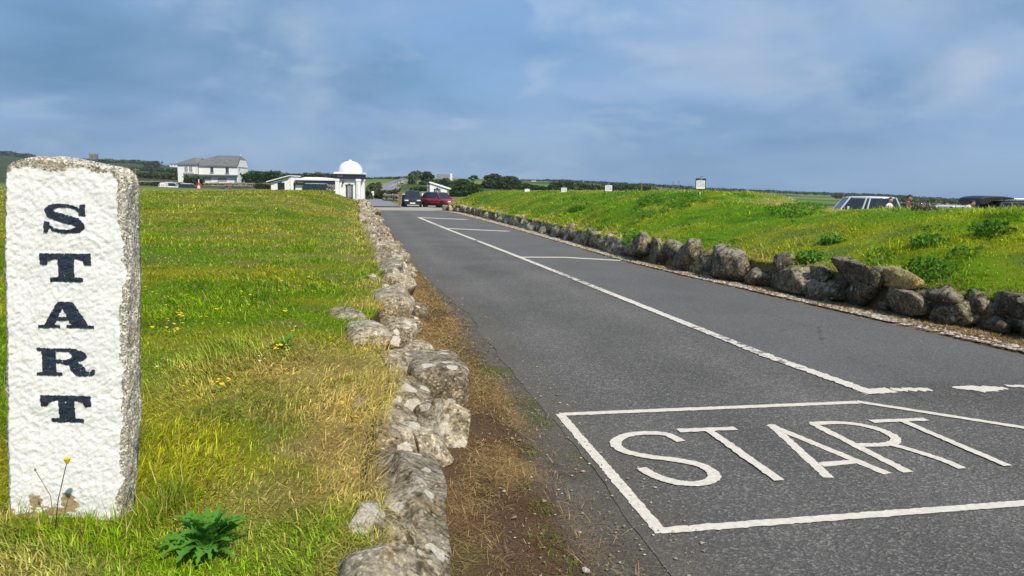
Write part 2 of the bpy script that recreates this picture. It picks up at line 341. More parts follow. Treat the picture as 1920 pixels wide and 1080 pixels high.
M['wood'] = simple('weathered_wood', (.24, .18, .125), .9, .3, 6., .1, bmp=.3)
M['bark'] = simple('bark', (.085, .065, .05), .95, .3, 5., .1, bmp=.6)
M['leafdark'] = mat_leaf('dark_foliage', (.032, .048, .022), (.12, .155, .065))
M['leafmid'] = mat_leaf('hedge_foliage', (.022, .052, .012), (.075, .125, .028))
M['leafolive'] = mat_leaf('scrub_foliage', (.035, .05, .016), (.12, .14, .045))
M['leafbright'] = mat_leaf('weed_leaf', (.06, .155, .02), (.17, .35, .05), .35)
M['thistle'] = mat_leaf('thistle_leaf', (.07, .21, .025), (.16, .38, .06), .35)
M['gorse'] = mat_leaf('gorse_flower', (.2, .22, .02), (.42, .36, .03))
M['petal'] = simple('yellow_petal', (.78, .52, .015), .7, .15, 40.)
M['wpetal'] = simple('white_petal', (.75, .74, .68), .7, .1, 40.)
def carpaint(name, c): return simple(name, c, .3, .05, 3., .4, 0., 0., .5)
M['skin'] = simple('skin', (.50, .31, .22), .6, .08, 12.); M['skin2'] = simple('tan_skin', (.34, .19, .12), .6, .08, 12.)
M['hair'] = simple('dark_hair', (.018, .014, .012), .5, .3, 30.)
# ================================================================== the setting
# ---- far ground: one sheet out to the horizon
skyl = table([(-700, 285), (-300, 288), (0, 291), (60, 298), (150, 300), (250, 303), (330, 311), (470, 322), (560, 328), (620, 333), (690, 336), (760, 335), (800, 334), (900, 336), (980, 339), (1050, 341), (1150, 346), (1200, 348), (1300, 354), (1400, 358.5), (1560, 364), (1700, 370), (1830, 377), (1920, 379), (2400, 390)])
r_sky = table([(-400, 950), (0, 950), (250, 900), (450, 800), (600, 600), (700, 420), (760, 350), (820, 400), (1000, 520), (1200, 640), (1400, 720), (1920, 720), (2400, 720)])
r_0 = table([(0, 105), (450, 105), (520, 145), (640, 150), (700, 130), (860, 130), (1000, 120), (1400, 70), (1920, 60)])
def far_z(x, y):
    x = np.asarray(x, float); y = np.asarray(y, float); r = np.hypot(x, y); th = np.arctan2(x, y)
    px = 960+F*np.tan(np.clip(th, -.85, .85)); hz = 351.5+(px-960)*math.tan(ROLL)
    px = np.where(np.abs(th) > .85, np.where(th < 0, -650, 2400), px)
    ps = hz-skyl(px); R = r_sky(px); r0 = r_0(px); base = np.interp(px, [0, 1000, 1300, 1920], [-.5, -.5, -.2, -.15])
    k = F/np.cos(np.clip(th, -.85, .85)); d = np.maximum(r, 1)
    t = np.clip((r-r0)/(R-r0), 0, 1); p0 = (base-CAMH)*F/(r0*np.cos(np.clip(th, -.85, .85)))
    p = p0+(ps-p0)*t**.40
    fwd = d*np.cos(np.clip(th, -.85, .85))
    z = np.where(r < r0, base, CAMH+p*fwd/F)
    zR = CAMH+ps*R*np.cos(np.clip(th, -.85, .85))/F
    z = np.where(r > R, zR-(r-R)*.02, z)
    near = S(r, 40, 82); z = z*near+(-.75)*(1-near)
    return z
FIELD = [(.10, .19, .03), (.13, .22, .035), (.17, .185, .05), (.23, .20, .075), (.045, .065, .02), (.06, .085, .025)]
def build_ground():
    th = np.concatenate([np.linspace(-.78, .72, 240), np.linspace(.74, 2*math.pi-.80, 60)])
    rr = np.concatenate([[0.5], np.geomspace(30, 1000, 120), [1200, 1400]])
    A, R = np.meshgrid(th, rr, indexing='ij'); X = R*np.sin(A); Y = R*np.cos(A); Z = far_z(X, Y)
    Z = np.where((R > 170) & (R < 800), Z+(fb2(X/70, Y/70, 5)-.5)*.012*R*.3, Z)
    cs = 75.0; wx = X/cs+fb2(X/120, Y/120, 8)*.8; wy = Y/cs+fb2(X/120, Y/120, 9)*.8
    gx = np.floor(wx); gy = np.floor(wy); best = np.full(X.shape, 9.); ident = np.zeros(X.shape)
    for i in (-1, 0, 1):
        for j in (-1, 0, 1):
            cx = gx+i; cy = gy+j; d = np.hypot(wx-cx-_h2(cx, cy, 3), wy-cy-_h2(cx, cy, 4)); hh = _h2(cx, cy, 6)
            ident = np.where(d < best, hh, ident); best = np.minimum(best, d)
    idx = np.floor(ident*5.99).astype(int); C = np.array(FIELD)[idx]
    px = 960+F*np.tan(np.clip(np.where(A > math.pi, A-2*math.pi, A), -.85, .85)); scrub = S(px, 600, 440)*S(R, 140, 190)
    sc = np.array((.036, .052, .022))*(.7+.8*fb2(X/14, Y/14, 21)[..., None]); C = C*(1-scrub[..., None]*.92)+sc*scrub[..., None]*.92
    nr = S(R, 170, 120)[..., None]; C = C*(1-nr)+np.array((.17, .18, .06))*nr
    C = C*(.8+.4*fb2(X/9, Y/9, 31)[..., None])
    nt, nr_ = A.shape; Fc = grid_faces(nt, nr_)
    a = np.arange(nr_-1); Fc = np.concatenate([Fc, np.stack([(nt-1)*nr_+a, a, a+1, (nt-1)*nr_+a+1], 1)])
    o = link('ground', mesh_np('ground', np.stack([X, Y, Z], -1).reshape(-1, 3), Fc[:, ::-1], True, {'col': C.reshape(-1, 3)}), None, M['ground'])
    tag(o, kind='structure')
build_ground()
hz = MB().box(-1450, 1450, -1450, 1450, -45, 75).build('haze', []); tag(hz, kind='stuff')
hm = bpy.data.materials.new('sea_haze'); hm.use_nodes = True; T = hm.node_tree; T.nodes.clear(); o_ = T.nodes.new('ShaderNodeOutputMaterial'); pv = T.nodes.new('ShaderNodeVolumePrincipled')
pv.inputs['Color'].default_value = (.78, .88, 1, 1); pv.inputs['Density'].default_value = .0002; pv.inputs['Anisotropy'].default_value = .2; T.links.new(pv.outputs[0], o_.inputs['Volume']); hz.data.materials.append(hm)
# ---- road, verges
U = np.unique(np.concatenate([np.arange(-12, 24, .08), np.arange(24, 62, .3), np.arange(62, 66.1, .5)]))
def strip(name, vl, vr, nv, zoff, mat, attrs, us=U, jit=0):
    l = vl(us); r = vr(us)
    if jit:
        l = l+(fb2(us*2.2, us*0, 41)-.5)*jit*2; r = r+(fb2(us*2.2, us*0+5, 42)-.5)*jit*2
    t = np.linspace(0, 1, nv); V_ = l[:, None]+(r-l)[:, None]*t; U_ = np.repeat(us[:, None], nv, 1)
    xy = uv2xy(U_, V_); Z = road_z(U_)+zoff(U_, V_) if callable(zoff) else road_z(U_)+zoff
    P = np.concatenate([xy, Z[..., None]], -1).reshape(-1, 3)
    return link(name, mesh_np(name, P, grid_faces(len(us), nv)[:, ::-1], True, attrs(U_.ravel(), V_.ravel())), None, mat)
cl_v = table([(-12, 4.9), (5.6, 4.25), (9.2, 4.11), (18.1, 3.91), (30, 3.52), (41, 3.23), (66, 2.6)])
road = strip('road', v_tl, v_tr, 60, 0.0, M['asphalt'], lambda u, v: {'track': np.exp(-((v-v_tl(u)-.75)/.28)**2)+np.exp(-((v-v_tl(u)-2.2)/.28)**2), 'lane': S(v-cl_v(u), -.05, .1)*S(u, 5.5, 6.0)*.9+S(u, 20, 50)*.3,
       'edge': np.clip(S(v-v_tl(u), .5, 0)*(.35+fb2(u*3, v*3, 51)*1.1)+S(v_tr(u)-v, .22, 0)*.7, 0, 1)*S(u, 30, 9)}, jit=.05)
tag(road, kind='structure')
def verge_l_col(u, v):
    s = (v-v_wall(u)); w = (v_tl(u)-v_wall(u)); t = np.clip(s/np.maximum(w, .2), -.4, 1.2)
    n = fb2(u*1.6, v*2.4, 61, 5); n2 = fb2(u*6, v*6, 62, 4)
    soil = np.array((.12, .072, .040)); grey = np.array((.135, .12, .098)); straw = np.array((.34, .215, .085)); moss = np.array((.10, .11, .03)); dry = np.array((.27, .20, .085))
    c = soil+(n2[:, None]-.4)*.04
    g = S(t+(n-.5)*.5, .45, .75)*(1-S(u, 14, 24)*.7); c = c*(1-g[:, None])+(grey*(.75+.5*n2[:, None]))*g[:, None]
    st = S(n, .45, .62)*S(t, .85, .55)*.75; c = c*(1-st[:, None])+straw*st[:, None]
    ms = S(fb2(u*1.3+9, v*3, 64), .55, .68)*.5; c = c*(1-ms[:, None])+moss*ms[:, None]
    fr = S(u, 10, 16)*S(t, 1.0, .6); c = c*(1-fr[:, None])+(dry*(.7+.6*n2[:, None]))*fr[:, None]
    return {'col': c}
vl = strip('verge', lambda u: v_in(u)-.05, lambda u: v_tl(u)+.25, 26, lambda u, v: -.004-.008*S(v-v_tl(u), .0, .1)+.03*S(v_wall(u)+.45-v, 0, .5)+(fb2(u*3, v*3, 65)-.5)*.02*S(v_tl(u)-v, .05, .3), M['verge'], verge_l_col)
tag(vl, kind='structure')
def verge_r_col(u, v):
    n = fb2(u*2.2, v*3, 71, 4); n2 = fb2(u*9, v*9, 72, 3)
    c = np.array((.30, .24, .165))*(.65+.7*n2[:, None]); rust = np.array((.26, .13, .05)); st = S(n, .5, .64)*.8
    c = c*(1-st[:, None])+rust*st[:, None]; soil = np.array((.10, .068, .042)); k = S(u, 9.2, 7.4); c = c*(1-.8*k[:, None])+soil*.8*k[:, None]
    return {'col': c}
vr_ = strip('verge', lambda u: v_tr(u)-.25, lambda u: v_rw(u)+.5, 16, lambda u, v: -.008+.03*S(v-v_tr(u), .02, .3), M['verge'], verge_r_col)
tag(vr_, kind='structure')
# ---- painted markings: sheets of their own on the road
mk_n = [0]
def ribbon(name, P, w, wear=0.0, closed=False, jit=.003, cap=True, label=None):
    P = [np.asarray(p, float)[:2] for p in P]; Q = []
    for a, b in zip(P[:-1], P[1:]):
        n = max(1, int(np.hypot(*(b-a))/.025))
        Q += [a+(b-a)*i/n for i in range(n)]
    Q.append(P[-1]); Q = np.array(Q); d = np.gradient(Q, axis=0); d /= np.linalg.norm(d, axis=1)[:, None]+1e-9; nrm = np.stack([-d[:, 1], d[:, 0]], 1)
    ww = w(np.arange(len(Q))/max(1, len(Q)-1)) if callable(w) else w
    ww = np.broadcast_to(ww, (len(Q),)); L_ = Q+nrm*(ww/2+RNG.normal(0, jit, len(Q)))[:, None]; R_ = Q-nrm*(ww/2+RNG.normal(0, jit, len(Q)))[:, None]
    mk_n[0] += 1; z = .004+.0007*(mk_n[0] % 9)
    C4 = np.stack([L_, L_*.67+R_*.33, L_*.33+R_*.67, R_], 1); uu = C4[..., 0]*RD[0]+C4[..., 1]*RD[1]
    V = np.concatenate([C4, (road_z(uu)+z)[..., None]], -1).reshape(-1, 3); wr = wear if not callable(wear) else wear(np.arange(len(Q))/max(1, len(Q)-1))
    A = np.repeat(np.broadcast_to(wr, (len(Q),)), 4)
    o = link(name, mesh_np(name, V, grid_faces(len(Q), 4), False, {'wear': A}), road, M['line'])
    if label: o['label'] = label
    return o
def smooth_path(P, n=8):
    P = np.array([p[:2] for p in P]); out = []
    for i in range(len(P)-1):
        p0 = P[max(i-1, 0)]; p1 = P[i]; p2 = P[i+1]; p3 = P[min(i+2, len(P)-1)]
        for k in range(n):
            t = k/n; out.append(.5*((2*p1)+(-p0+p2)*t+(2*p0-5*p1+4*p2-p3)*t*t+(-p0+3*p1-3*p2+p3)*t**3))
    out.append(P[-1]); return out
z1 = lambda x, y: gnd(1000+x/2.087, 680+y/2.087)
def uvp(u, v): return uv2xy(np.array(u), np.array(v))
bw = .07
ribbon('box_line', [gnd(1050, 777), gnd(1241, 1001)], bw, .05); ribbon('box_line', [gnd(1050, 778), gnd(1610, 755)], .075, .05)
ribbon('box_line', [gnd(1236, 997), gnd(1920, 945), uvp(3.34, 4.03)], .07, .05)
ribbon('box_line', [gnd(1606, 754), gnd(1920, 803), uvp(4.34, 4.95)], .07, .15); ribbon('box_line', [uvp(4.36, 4.96), uvp(3.32, 4.02)], .07, .15)
Lw = .074
ribbon('road_letter', smooth_path([z1(*p) for p in [(577, 312), (520, 284), (445, 279), (370, 287), (327, 308), (328, 332), (370, 354), (455, 372), (560, 385), (650, 404), (700, 432), (705, 456), (668, 474), (610, 478), (540, 468), (472, 445), (422, 416)]]), Lw, .04, label='letter S painted on the road')
ribbon('road_letter', [z1(567, 270), z1(792, 261)], Lw, .04, label='bar of the first road letter T'); ribbon('road_letter', [z1(688, 270), z1(964, 466)], .066, .04, label='stem of the first road letter T')
ribbon('road_letter', [z1(930, 243), z1(1157, 452)], .066, .04, label='near leg of road letter A'); ribbon('road_letter', [z1(926, 246), z1(1386, 437)], .066, .04, label='far leg of road letter A'); ribbon('road_letter', [z1(1125, 402), z1(1255, 390)], .068, .04, label='crossbar of road letter A')
ribbon('road_letter', [z1(1092, 240), z1(1468, 432)], .068, .04, label='stem of road letter R'); ribbon('road_letter', smooth_path([z1(*p) for p in [(1085, 241), (1200, 238), (1290, 248), (1370, 270), (1416, 298), (1405, 318), (1345, 325), (1268, 325)]]), .07, .04, label='bowl of road letter R')
ribbon('road_letter', smooth_path([z1(*p) for p in [(1395, 322), (1480, 345), (1560, 370), (1630, 396), (1678, 418)]]), .064, .04, label='leg of road letter R')
ribbon('road_letter', [z1(1322, 233), z1(1537, 225)], .07, .04, label='bar of the last road letter T'); ribbon('road_letter', [z1(1438, 229), z1(1858, 408)], .064, .04, label='stem of the last road letter T')
cl = [gnd(*p) for p in [(785, 408), (840, 430.5), (975, 483), (1270, 601), (1440, 669), (1640, 740)]]
ribbon('centre_line', cl, lambda t: .13+.05*S(t, .5, 0), lambda t: .34+.62*np.clip(fb2(t*14, t*0, 91)*1.8-.5, 0, 1), jit=.008)
ribbon('bay_line', [gnd(1612, 736), gnd(1672, 732)], .16, .25, jit=.006); ribbon('bay_line', [gnd(1672, 731), gnd(1745, 731)], .10, .62, jit=.015)
ribbon('bay_line', [gnd(1785, 727), gnd(1850, 730), gnd(1884, 728)], lambda t: .05+.14*np.sin(t*3.1), .3, jit=.012); ribbon('bay_line', [gnd(1886, 724), gnd(1960, 727), gnd(2100, 733)], .08, .35, jit=.01)
ribbon('bay_line', [gnd(972, 482.5), gnd(1060, 483), gnd(1165, 489)], .22, .08); ribbon('bay_line', [gnd(836, 428.5), gnd(955, 434)], .38, .02); ribbon('bay_line', [gnd(785, 408), gnd(876, 412)], .5, .02)
# ---- pale forecourt at the end of the tarmac, lane and hill road beyond
def sheet(name, pts, mat, kind='structure'):
    me = bpy.data.meshes.new(name); me.from_pydata([tuple(map(float, p)) for p in pts], [], [tuple(range(len(pts)))]); o = link(name, me, None, mat); tag(o, kind=kind); return o
fc = []
for u, v0, v1 in ((57, 1.2, 6.6), (60, 1.0, 8.5), (66, .6, 22), (72, -2, 24), (80, -6, 24), (90, -8, 24)): fc.append((u, v0, v1))
V = []; 
for u, v0, v1 in fc:
    for k in range(9):
        v = v0+(v1-v0)*k/8; p = uv2xy(np.array(u), np.array(v)); V.append((*p, float(road_z(u))+.012))
o = link('pavement', mesh_np('pavement', V, grid_faces(len(fc), 9)[:, ::-1], True), None, M['concrete']); tag(o, kind='structure')
def road_strip(name, pts, mat, w, dz=.05, conform=True):
    P = np.array([[p[0], p[1]] for p in pts]); P = np.array(smooth_path(P, 10)); d = np.gradient(P, axis=0); d /= np.linalg.norm(d, axis=1)[:, None]; nrm = np.stack([d[:, 1], -d[:, 0]], 1)
    W = np.interp(np.linspace(0, 1, len(P)), np.linspace(0, 1, len(w)), w) if isinstance(w, list) else w*np.ones(len(P))
    L_ = P-nrm*W[:, None]/2; R_ = P+nrm*W[:, None]/2; zz = far_z(P[:, 0], P[:, 1])+dz
    V = np.stack([np.column_stack([L_, zz]), np.column_stack([R_, zz])], 1).reshape(-1, 3)
    o = link(name, mesh_np(name, V, grid_faces(len(P), 2)[:, ::-1], True), None, mat); tag(o, kind='structure'); return o
lane = [at(712, 384, 76)[:2], at(700, 377, 95)[:2], at(702, 371, 120)[:2], at(716, 364, 155)[:2], at(730, 358, 190)[:2], at(748, 350, 250)[:2], at(762, 343, 310)[:2], at(768, 338, 350)[:2]]
road_strip('hill_road', lane, M['hillroad'], [4.5, 4.5, 5.5, 6, 6.5, 7, 7, 7], .12)
road_strip('hill_road_line', [np.array(p)+np.array([.1, 0]) for p in lane[4:]], M['white'], .22, .2)
# ---- grass fields
GREEN1 = np.array((.245, .40, .012)); GREEN2 = np.array((.45, .45, .022)); DKG = np.array((.10, .24, .010)); DRY = np.array((.74, .57, .19)); BROWN = np.array((.36, .23, .075))
def zL(u, s):
    xy = uv2xy(u, v_in(u)-s); y = xy[..., 1]; x = xy[..., 0]
    z = .36+.055*S(s, 0, .9)+(.52+.24*S(x, -30, -15))*S(y, 7, 60)*S(s, 0, 3.4)
    z = z+(fb2(x*.5, y*.5, 101)-.5)*.10*S(s, 0, 1)+(fb2(x*2.2, y*2.2, 102)-.5)*.06*S(s, .0, .6)
    return z-(z+.85)*S(y, 66, 84)
def lawn_mix(x, y, u, s, side):
    n1 = fb2(x*.55, y*.55, 111, 4); n2 = fb2(x*1.9+4, y*1.9, 112, 4); n3 = fb2(x*.22, y*.22+7, 113, 3)
    g = S(n1, .35, .62)[..., None]; c = GREEN1*(1-g)+GREEN2*g
    dk = (S(n2, .52, .70)*.75)[..., None]; c = c*(1-dk)+DKG*dk
    if side == 'L':
        dry = S(n2*.6+n3*.4, .50, .66)*.55+.75*S(s, .55, .05)*S(n1, .25, .6)*S(u, 16, 8)
        bandpx = np.exp(-((y-5.25)/.85)**2)*S(x, -3.1, -1.4)*S(n1, .28, .5); dry = np.maximum(dry, bandpx*.95)
        nb = S(y, 3.6, 2.7)*S(x, -1.5, -.95)*S(n1, .3, .55); dry = np.maximum(dry, nb*.85)
        far = S(y, 18, 48)*.5*S(n3+n1*.4, .5, .85); dry = np.maximum(dry, far)
        dry = np.maximum(dry, .45*S(s, 1.6, .1)*S(u, 10, 20))
    else:
        dry = S(n2*.5+n3*.5, .56, .72)*.25+.5*S(s, .6, .1)*S(n1, .4, .6)
        top = S(s, 3.0, 4.6)*.55*S(n3, .3, .6); dry = np.maximum(dry, top)
    dry = np.clip(dry*(.6+.75*fb2(x*4.2, y*4.2, 117, 3)), 0, 1)[..., None]; k = S(fb2(x*3.1, y*3.1, 116), .45, .7)[..., None]
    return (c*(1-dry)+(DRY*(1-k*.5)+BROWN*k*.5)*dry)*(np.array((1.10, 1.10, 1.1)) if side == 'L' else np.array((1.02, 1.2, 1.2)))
us = np.unique(np.concatenate([np.arange(-8, 12, .12), np.arange(12, 40, .4), np.arange(40, 100, 1.2)])); ss = np.concatenate([[-.04, -.02], np.arange(0, 3, .12), np.geomspace(3.1, 75, 60)])
Ug, Sg = np.meshgrid(us, ss, indexing='ij'); XY = uv2xy(Ug, v_in(Ug)-Sg); Zg = zL(Ug, np.maximum(Sg, 0)); Zg = np.where(Sg < -.03, -.10, Zg)
Cg = lawn_mix(XY[..., 0], XY[..., 1], Ug, np.maximum(Sg, 0), 'L')*.34; Cg = np.where((Sg < 0)[..., None], np.array((.06, .042, .026)), Cg)
lawn = link('lawn', mesh_np('lawn', np.concatenate([XY, Zg[..., None]], -1).reshape(-1, 3), grid_faces(*Ug.shape), True, {'col': Cg.reshape(-1, 3)}), None, M['lawn']); tag(lawn, kind='structure')
zc_t = table([(-12, 1.44), (10, 1.44), (12.6, 1.41), (14, 1.33), (16.0, 1.27), (18.4, 1.29), (20, 1.43), (21.3, 1.62), (22.5, 1.67), (26, 1.60), (32, 1.59), (40, 1.55), (48, 1.47), (54, 1.35), (58, 1.0), (61, .3), (63, -.4), (90, -.7)])
hw_t = table([(-12, .40), (7, .40), (10, .46), (13, .46), (20, .42), (30, .40), (52, .40), (58, .28), (61, -.05), (63, -.5), (90, -.8)])
def zR(u, s):
    xy = uv2xy(u, v_rw(u)+s); x = xy[..., 0]; y = xy[..., 1]
    zc = zc_t(u)+(fb2(x*.25, y*.25, 121)-.5)*.16; hw = hw_t(u); t = np.clip((s-.2)/(4.1-1.9*S(u, 40, 54)), 0, 1)
    z = hw+(zc-hw)*np.sin(math.pi/2*t)**.85
    z = z+(fb2(x*.8, y*.8, 122)-.5)*.16*S(s, .2, 1.2)+(fb2(x*2.6, y*2.6, 123)-.5)*.05
    b = np.maximum(-.5*S(u, 30, 60)-.14, -.8); z = z+(b-z)*S(s, 5.6, 10.5)
    return z
us = np.unique(np.concatenate([np.arange(-10, 26, .16), np.arange(26, 70, .45)])); ss = np.concatenate([[.12, .14], np.arange(.16, 7, .15), np.arange(7.2, 13, .5)])
Ug, Sg = np.meshgrid(us, ss, indexing='ij'); XY = uv2xy(Ug, v_rw(Ug)+Sg); Zg = zR(Ug, Sg); Zg = np.where(Sg < .13, road_z(Ug)-.1, Zg)
def sand_f(u, s, x, y): return S(s, 4.0, 5.2)*S(u, 12.5, 15)*S(u, 21, 18.5)*.9
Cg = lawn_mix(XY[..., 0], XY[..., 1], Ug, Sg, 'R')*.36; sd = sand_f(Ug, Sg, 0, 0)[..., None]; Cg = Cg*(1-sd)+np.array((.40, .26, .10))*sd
Cg = np.where((Sg < .22)[..., None], np.array((.21, .16, .07)), Cg)
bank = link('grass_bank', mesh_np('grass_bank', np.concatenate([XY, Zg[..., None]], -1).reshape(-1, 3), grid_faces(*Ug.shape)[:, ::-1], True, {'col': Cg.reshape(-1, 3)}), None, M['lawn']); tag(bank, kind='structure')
V = []
for u in np.linspace(2, 62, 20):
    for s in np.linspace(9.5, 70, 20):
        p = uv2xy(np.array(u), v_rw(np.array(u))+s); V.append((p[0], p[1], -.12-.45*float(S(u, 30, 60))))
o = link('car_park', mesh_np('car_park', V, grid_faces(20, 20)[:, ::-1], True), None, M['concrete']); tag(o, kind='structure')
# ---- blades
def blades(name, P, h, w, az, lean, curl, colr, mat, kind='stuff', parent=None):
    n = len(P); d = np.stack([np.cos(az), np.sin(az), np.zeros(n)], 1); sd = np.stack([-np.sin(az), np.cos(az), np.zeros(n)], 1); zu = np.array([0, 0, 1.])
    mid = P+d*(h*.5*np.sin(lean))[:, None]+zu*(h*.5*np.cos(lean))[:, None]; l2 = lean+curl
    tip = mid+d*(h*.5*np.sin(l2))[:, None]+zu*(h*.5*np.cos(l2))[:, None]
    V = np.stack([P-sd*(w/2)[:, None], P+sd*(w/2)[:, None], mid-sd*(w*.38)[:, None], mid+sd*(w*.38)[:, None], tip], 1).reshape(-1, 3)
    b = np.arange(n)*5; Fc = np.concatenate([np.stack([b, b+1, b+3], 1), np.stack([b, b+3, b+2], 1), np.stack([b+2, b+3, b+4], 1)])
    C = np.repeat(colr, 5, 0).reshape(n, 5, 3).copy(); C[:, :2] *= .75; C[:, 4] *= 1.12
    o = link(name, mesh_np(name, V, Fc, False, {'col': C.reshape(-1, 3)}), parent, mat); tag(o, kind=kind); return o
def sample_polar(n, t0, t1, r0, r1, p):
    t = RNG.uniform(t0, t1, n); q = RNG.uniform(0, 1, n); r = r0*(r1/r0)**q if abs(p-1) < 1e-6 else (r0**(1-p)+q*(r1**(1-p)-r0**(1-p)))**(1/(1-p)); return r*np.sin(t), r*np.cos(t), r
def plant(side, n, t0, t1, r0, r1, p, hmul=1.0):
    x, y, r = sample_polar(n, t0, t1, r0, r1, p); u, v = xy2uv(x, y)
    if side == 'L':
        s = v_in(u)-v; k = (s > -.03) & (s < 72) & (u > -7) & (u < 96) & (y < 80)
        tr = np.abs(x+1.64) < .25; k &= ~(tr & (np.abs(y-2.85) < .13))
    else:
        s = v-v_rw(u); k = (s > .2) & (s < 9) & (u > -9) & (u < 64)
    x, y, r, u, s = x[k], y[k], r[k], u[k], s[k]
    z = zL(u, np.maximum(s, 0)) if side == 'L' else zR(u, s)
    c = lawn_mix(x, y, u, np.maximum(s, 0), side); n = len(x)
    if side == 'R':
        sd = sand_f(u, s, x, y); kk = RNG.uniform(0, 1, n) > sd*.9; x, y, z, r, u, s, c = x[kk], y[kk], z[kk], r[kk], u[kk], s[kk], c[kk]; n = len(x)
    dry = np.clip((c[:, 0]/np.maximum(c[:, 1], 1e-3)-.85)/.5, 0, 1)
    tall = fb2(x*1.1, y*1.1, 131, 3); h = RNG.gamma(5, .2, n)*(.038+.042*S(tall, .4, .7))*(1-.12*dry)*hmul
    strag = RNG.uniform(0, 1, n) < .02; h = np.where(strag, h*2.4, h); h = np.minimum(h, .30)
    w = np.maximum(.0034+RNG.uniform(0, .0024, n), r*.00095); w = np.where(strag, np.maximum(.002, r*.0006), w); h = np.maximum(h, r*.0016*(hmul if side == 'L' else 1))
    az = RNG.uniform(0, 2*math.pi, n)*.75+fb2(x*.9, y*.9, 133)*5; lean = np.abs(RNG.normal(.62, .38, n))+.35*dry; curl = np.abs(RNG.normal(.6, .4, n))
    h = h*(1-.22*S(r, 6, 2.5)) if side == 'L' else h; rnd = RNG.uniform(0, 1, n)[:, None]+(.11 if side == 'R' else 0.)*(RNG.uniform(0, 1, n)[:, None] < .75); w = w*(1+.45*dry); c = c*(.45+1.05*RNG.uniform(0, 1, n)[:, None])*(.62+.76*fb2(x*30, y*30, 137, 2)[:, None]); c = np.where(rnd < .13, np.where(rnd < .055, BROWN*1.2, DRY*.85)*(.7+.5*RNG.uniform(0, 1, n)[:, None]), c); c = np.where((rnd > (.92 if side == 'L' else 1.06)), np.array((.27, .46, .03)), c)
    P = np.stack([x, y, z-.01], 1); return P, h, w, az, lean, curl, c
def merge(L_): return [np.concatenate(a) for a in zip(*L_)]
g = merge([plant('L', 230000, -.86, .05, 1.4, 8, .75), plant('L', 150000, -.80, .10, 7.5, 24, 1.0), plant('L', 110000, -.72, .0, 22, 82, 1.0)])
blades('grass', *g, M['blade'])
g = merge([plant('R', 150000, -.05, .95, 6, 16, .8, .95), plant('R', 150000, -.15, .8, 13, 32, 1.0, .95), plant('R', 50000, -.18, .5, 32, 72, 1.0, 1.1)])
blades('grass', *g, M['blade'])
# longer fringe hanging over the tops of the two walls
def fringe(side, n, u0, u1, p):
    u = u0+(u1-u0)*RNG.uniform(0, 1, n)**p; s = np.abs(RNG.normal(0, .24, n))+(.02 if side == 'R' else -.05)
    if side == 'L': s = np.maximum(s-.05, -.08); xy = uv2xy(u, v_in(u)-s); z = zL(u, np.maximum(s, 0)); az = math.atan2(NN[1], NN[0])
    else: s = s+.05; xy = uv2xy(u, v_rw(u)+s); z = zR(u, np.maximum(s, .2)); az = math.atan2(-NN[1], -NN[0])
    x, y = xy[:, 0], xy[:, 1]; k = fb2(u*1.7, u*0+3, 141 if side == 'L' else 142, 3) > RNG.uniform(.25, .6, n); x, y, z, u, s = x[k], y[k], z[k], u[k], s[k]; n = len(x); r = np.hypot(x, y)
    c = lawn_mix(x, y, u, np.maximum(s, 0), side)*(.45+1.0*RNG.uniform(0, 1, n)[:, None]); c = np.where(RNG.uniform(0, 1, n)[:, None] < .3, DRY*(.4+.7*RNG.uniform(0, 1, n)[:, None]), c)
    return np.stack([x, y, z-.01], 1), RNG.gamma(5, .2, n)*.095, np.maximum(.0036, r*.0009), az+RNG.normal(0, .9, n), np.abs(RNG.normal(.8, .35, n)), np.abs(RNG.normal(.8, .4, n)), c
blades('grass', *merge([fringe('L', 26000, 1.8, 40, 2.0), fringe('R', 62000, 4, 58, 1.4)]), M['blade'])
# dry straw lying on the verges
def straw(n, u0, u1, side):
    u = u0+(u1-u0)*RNG.uniform(0, 1, n)**1.7
    if side == 'L':
        t = np.abs(RNG.normal(0, .42, n)); v = v_wall(u)-.08+t*(v_tl(u)-v_wall(u)); cl_ = fb2(u*1.6, v*2.4, 61, 5); k = (cl_ > RNG.uniform(.36, .58, n)) & (v < v_tl(u)-.05)
    else:
        v = v_rw(u)-np.abs(RNG.normal(-.05, .28, n)); cl_ = fb2(u*2.2, v*3, 71, 4); k = (cl_ > RNG.uniform(.38, .6, n)) & (v > v_tr(u)+.02)
    u, v = u[k], v[k]; n = len(u); xy = uv2xy(u, v); r = np.hypot(xy[:, 0], xy[:, 1])
    P = np.column_stack([xy, road_z(u)+.012+RNG.uniform(0, .015, n)]); c = np.array((.44, .31, .14))*(.55+.8*RNG.uniform(0, 1, n)[:, None]); c = np.where(RNG.uniform(0, 1, n)[:, None] < .3, np.array((.24, .12, .045)), c)
    return P, RNG.uniform(.03, .11, n), np.maximum(.0022, r*.0007)*RNG.uniform(.7, 1.2, n), RNG.uniform(0, 6.28, n), RNG.uniform(1.1, 1.5, n), RNG.uniform(-.1, .35, n), c
g = merge([straw(18000, 2.2, 9, 'L'), straw(14000, 9, 40, 'L'), straw(30000, 5, 16, 'R'), straw(6000, 16, 50, 'R')])
blades('dry_straw', *g, M['straw'])
n = 30000; u = 2.2+16*RNG.uniform(0, 1, n)**1.8; t = RNG.uniform(-.02, 1, n)**1.2*.95; v = v_wall(u)+t*(v_tl(u)-v_wall(u)); k = RNG.uniform(0, 1, n) > t*.75; u, v = u[k], v[k]; n = len(u); xy = uv2xy(u, v)
c = np.array([(.10, .055, .025), (.30, .19, .075), (.17, .09, .035), (.46, .34, .16), (.05, .032, .018)])[RNG.integers(0, 5, n)]*(.6+.7*RNG.uniform(0, 1, n)[:, None])
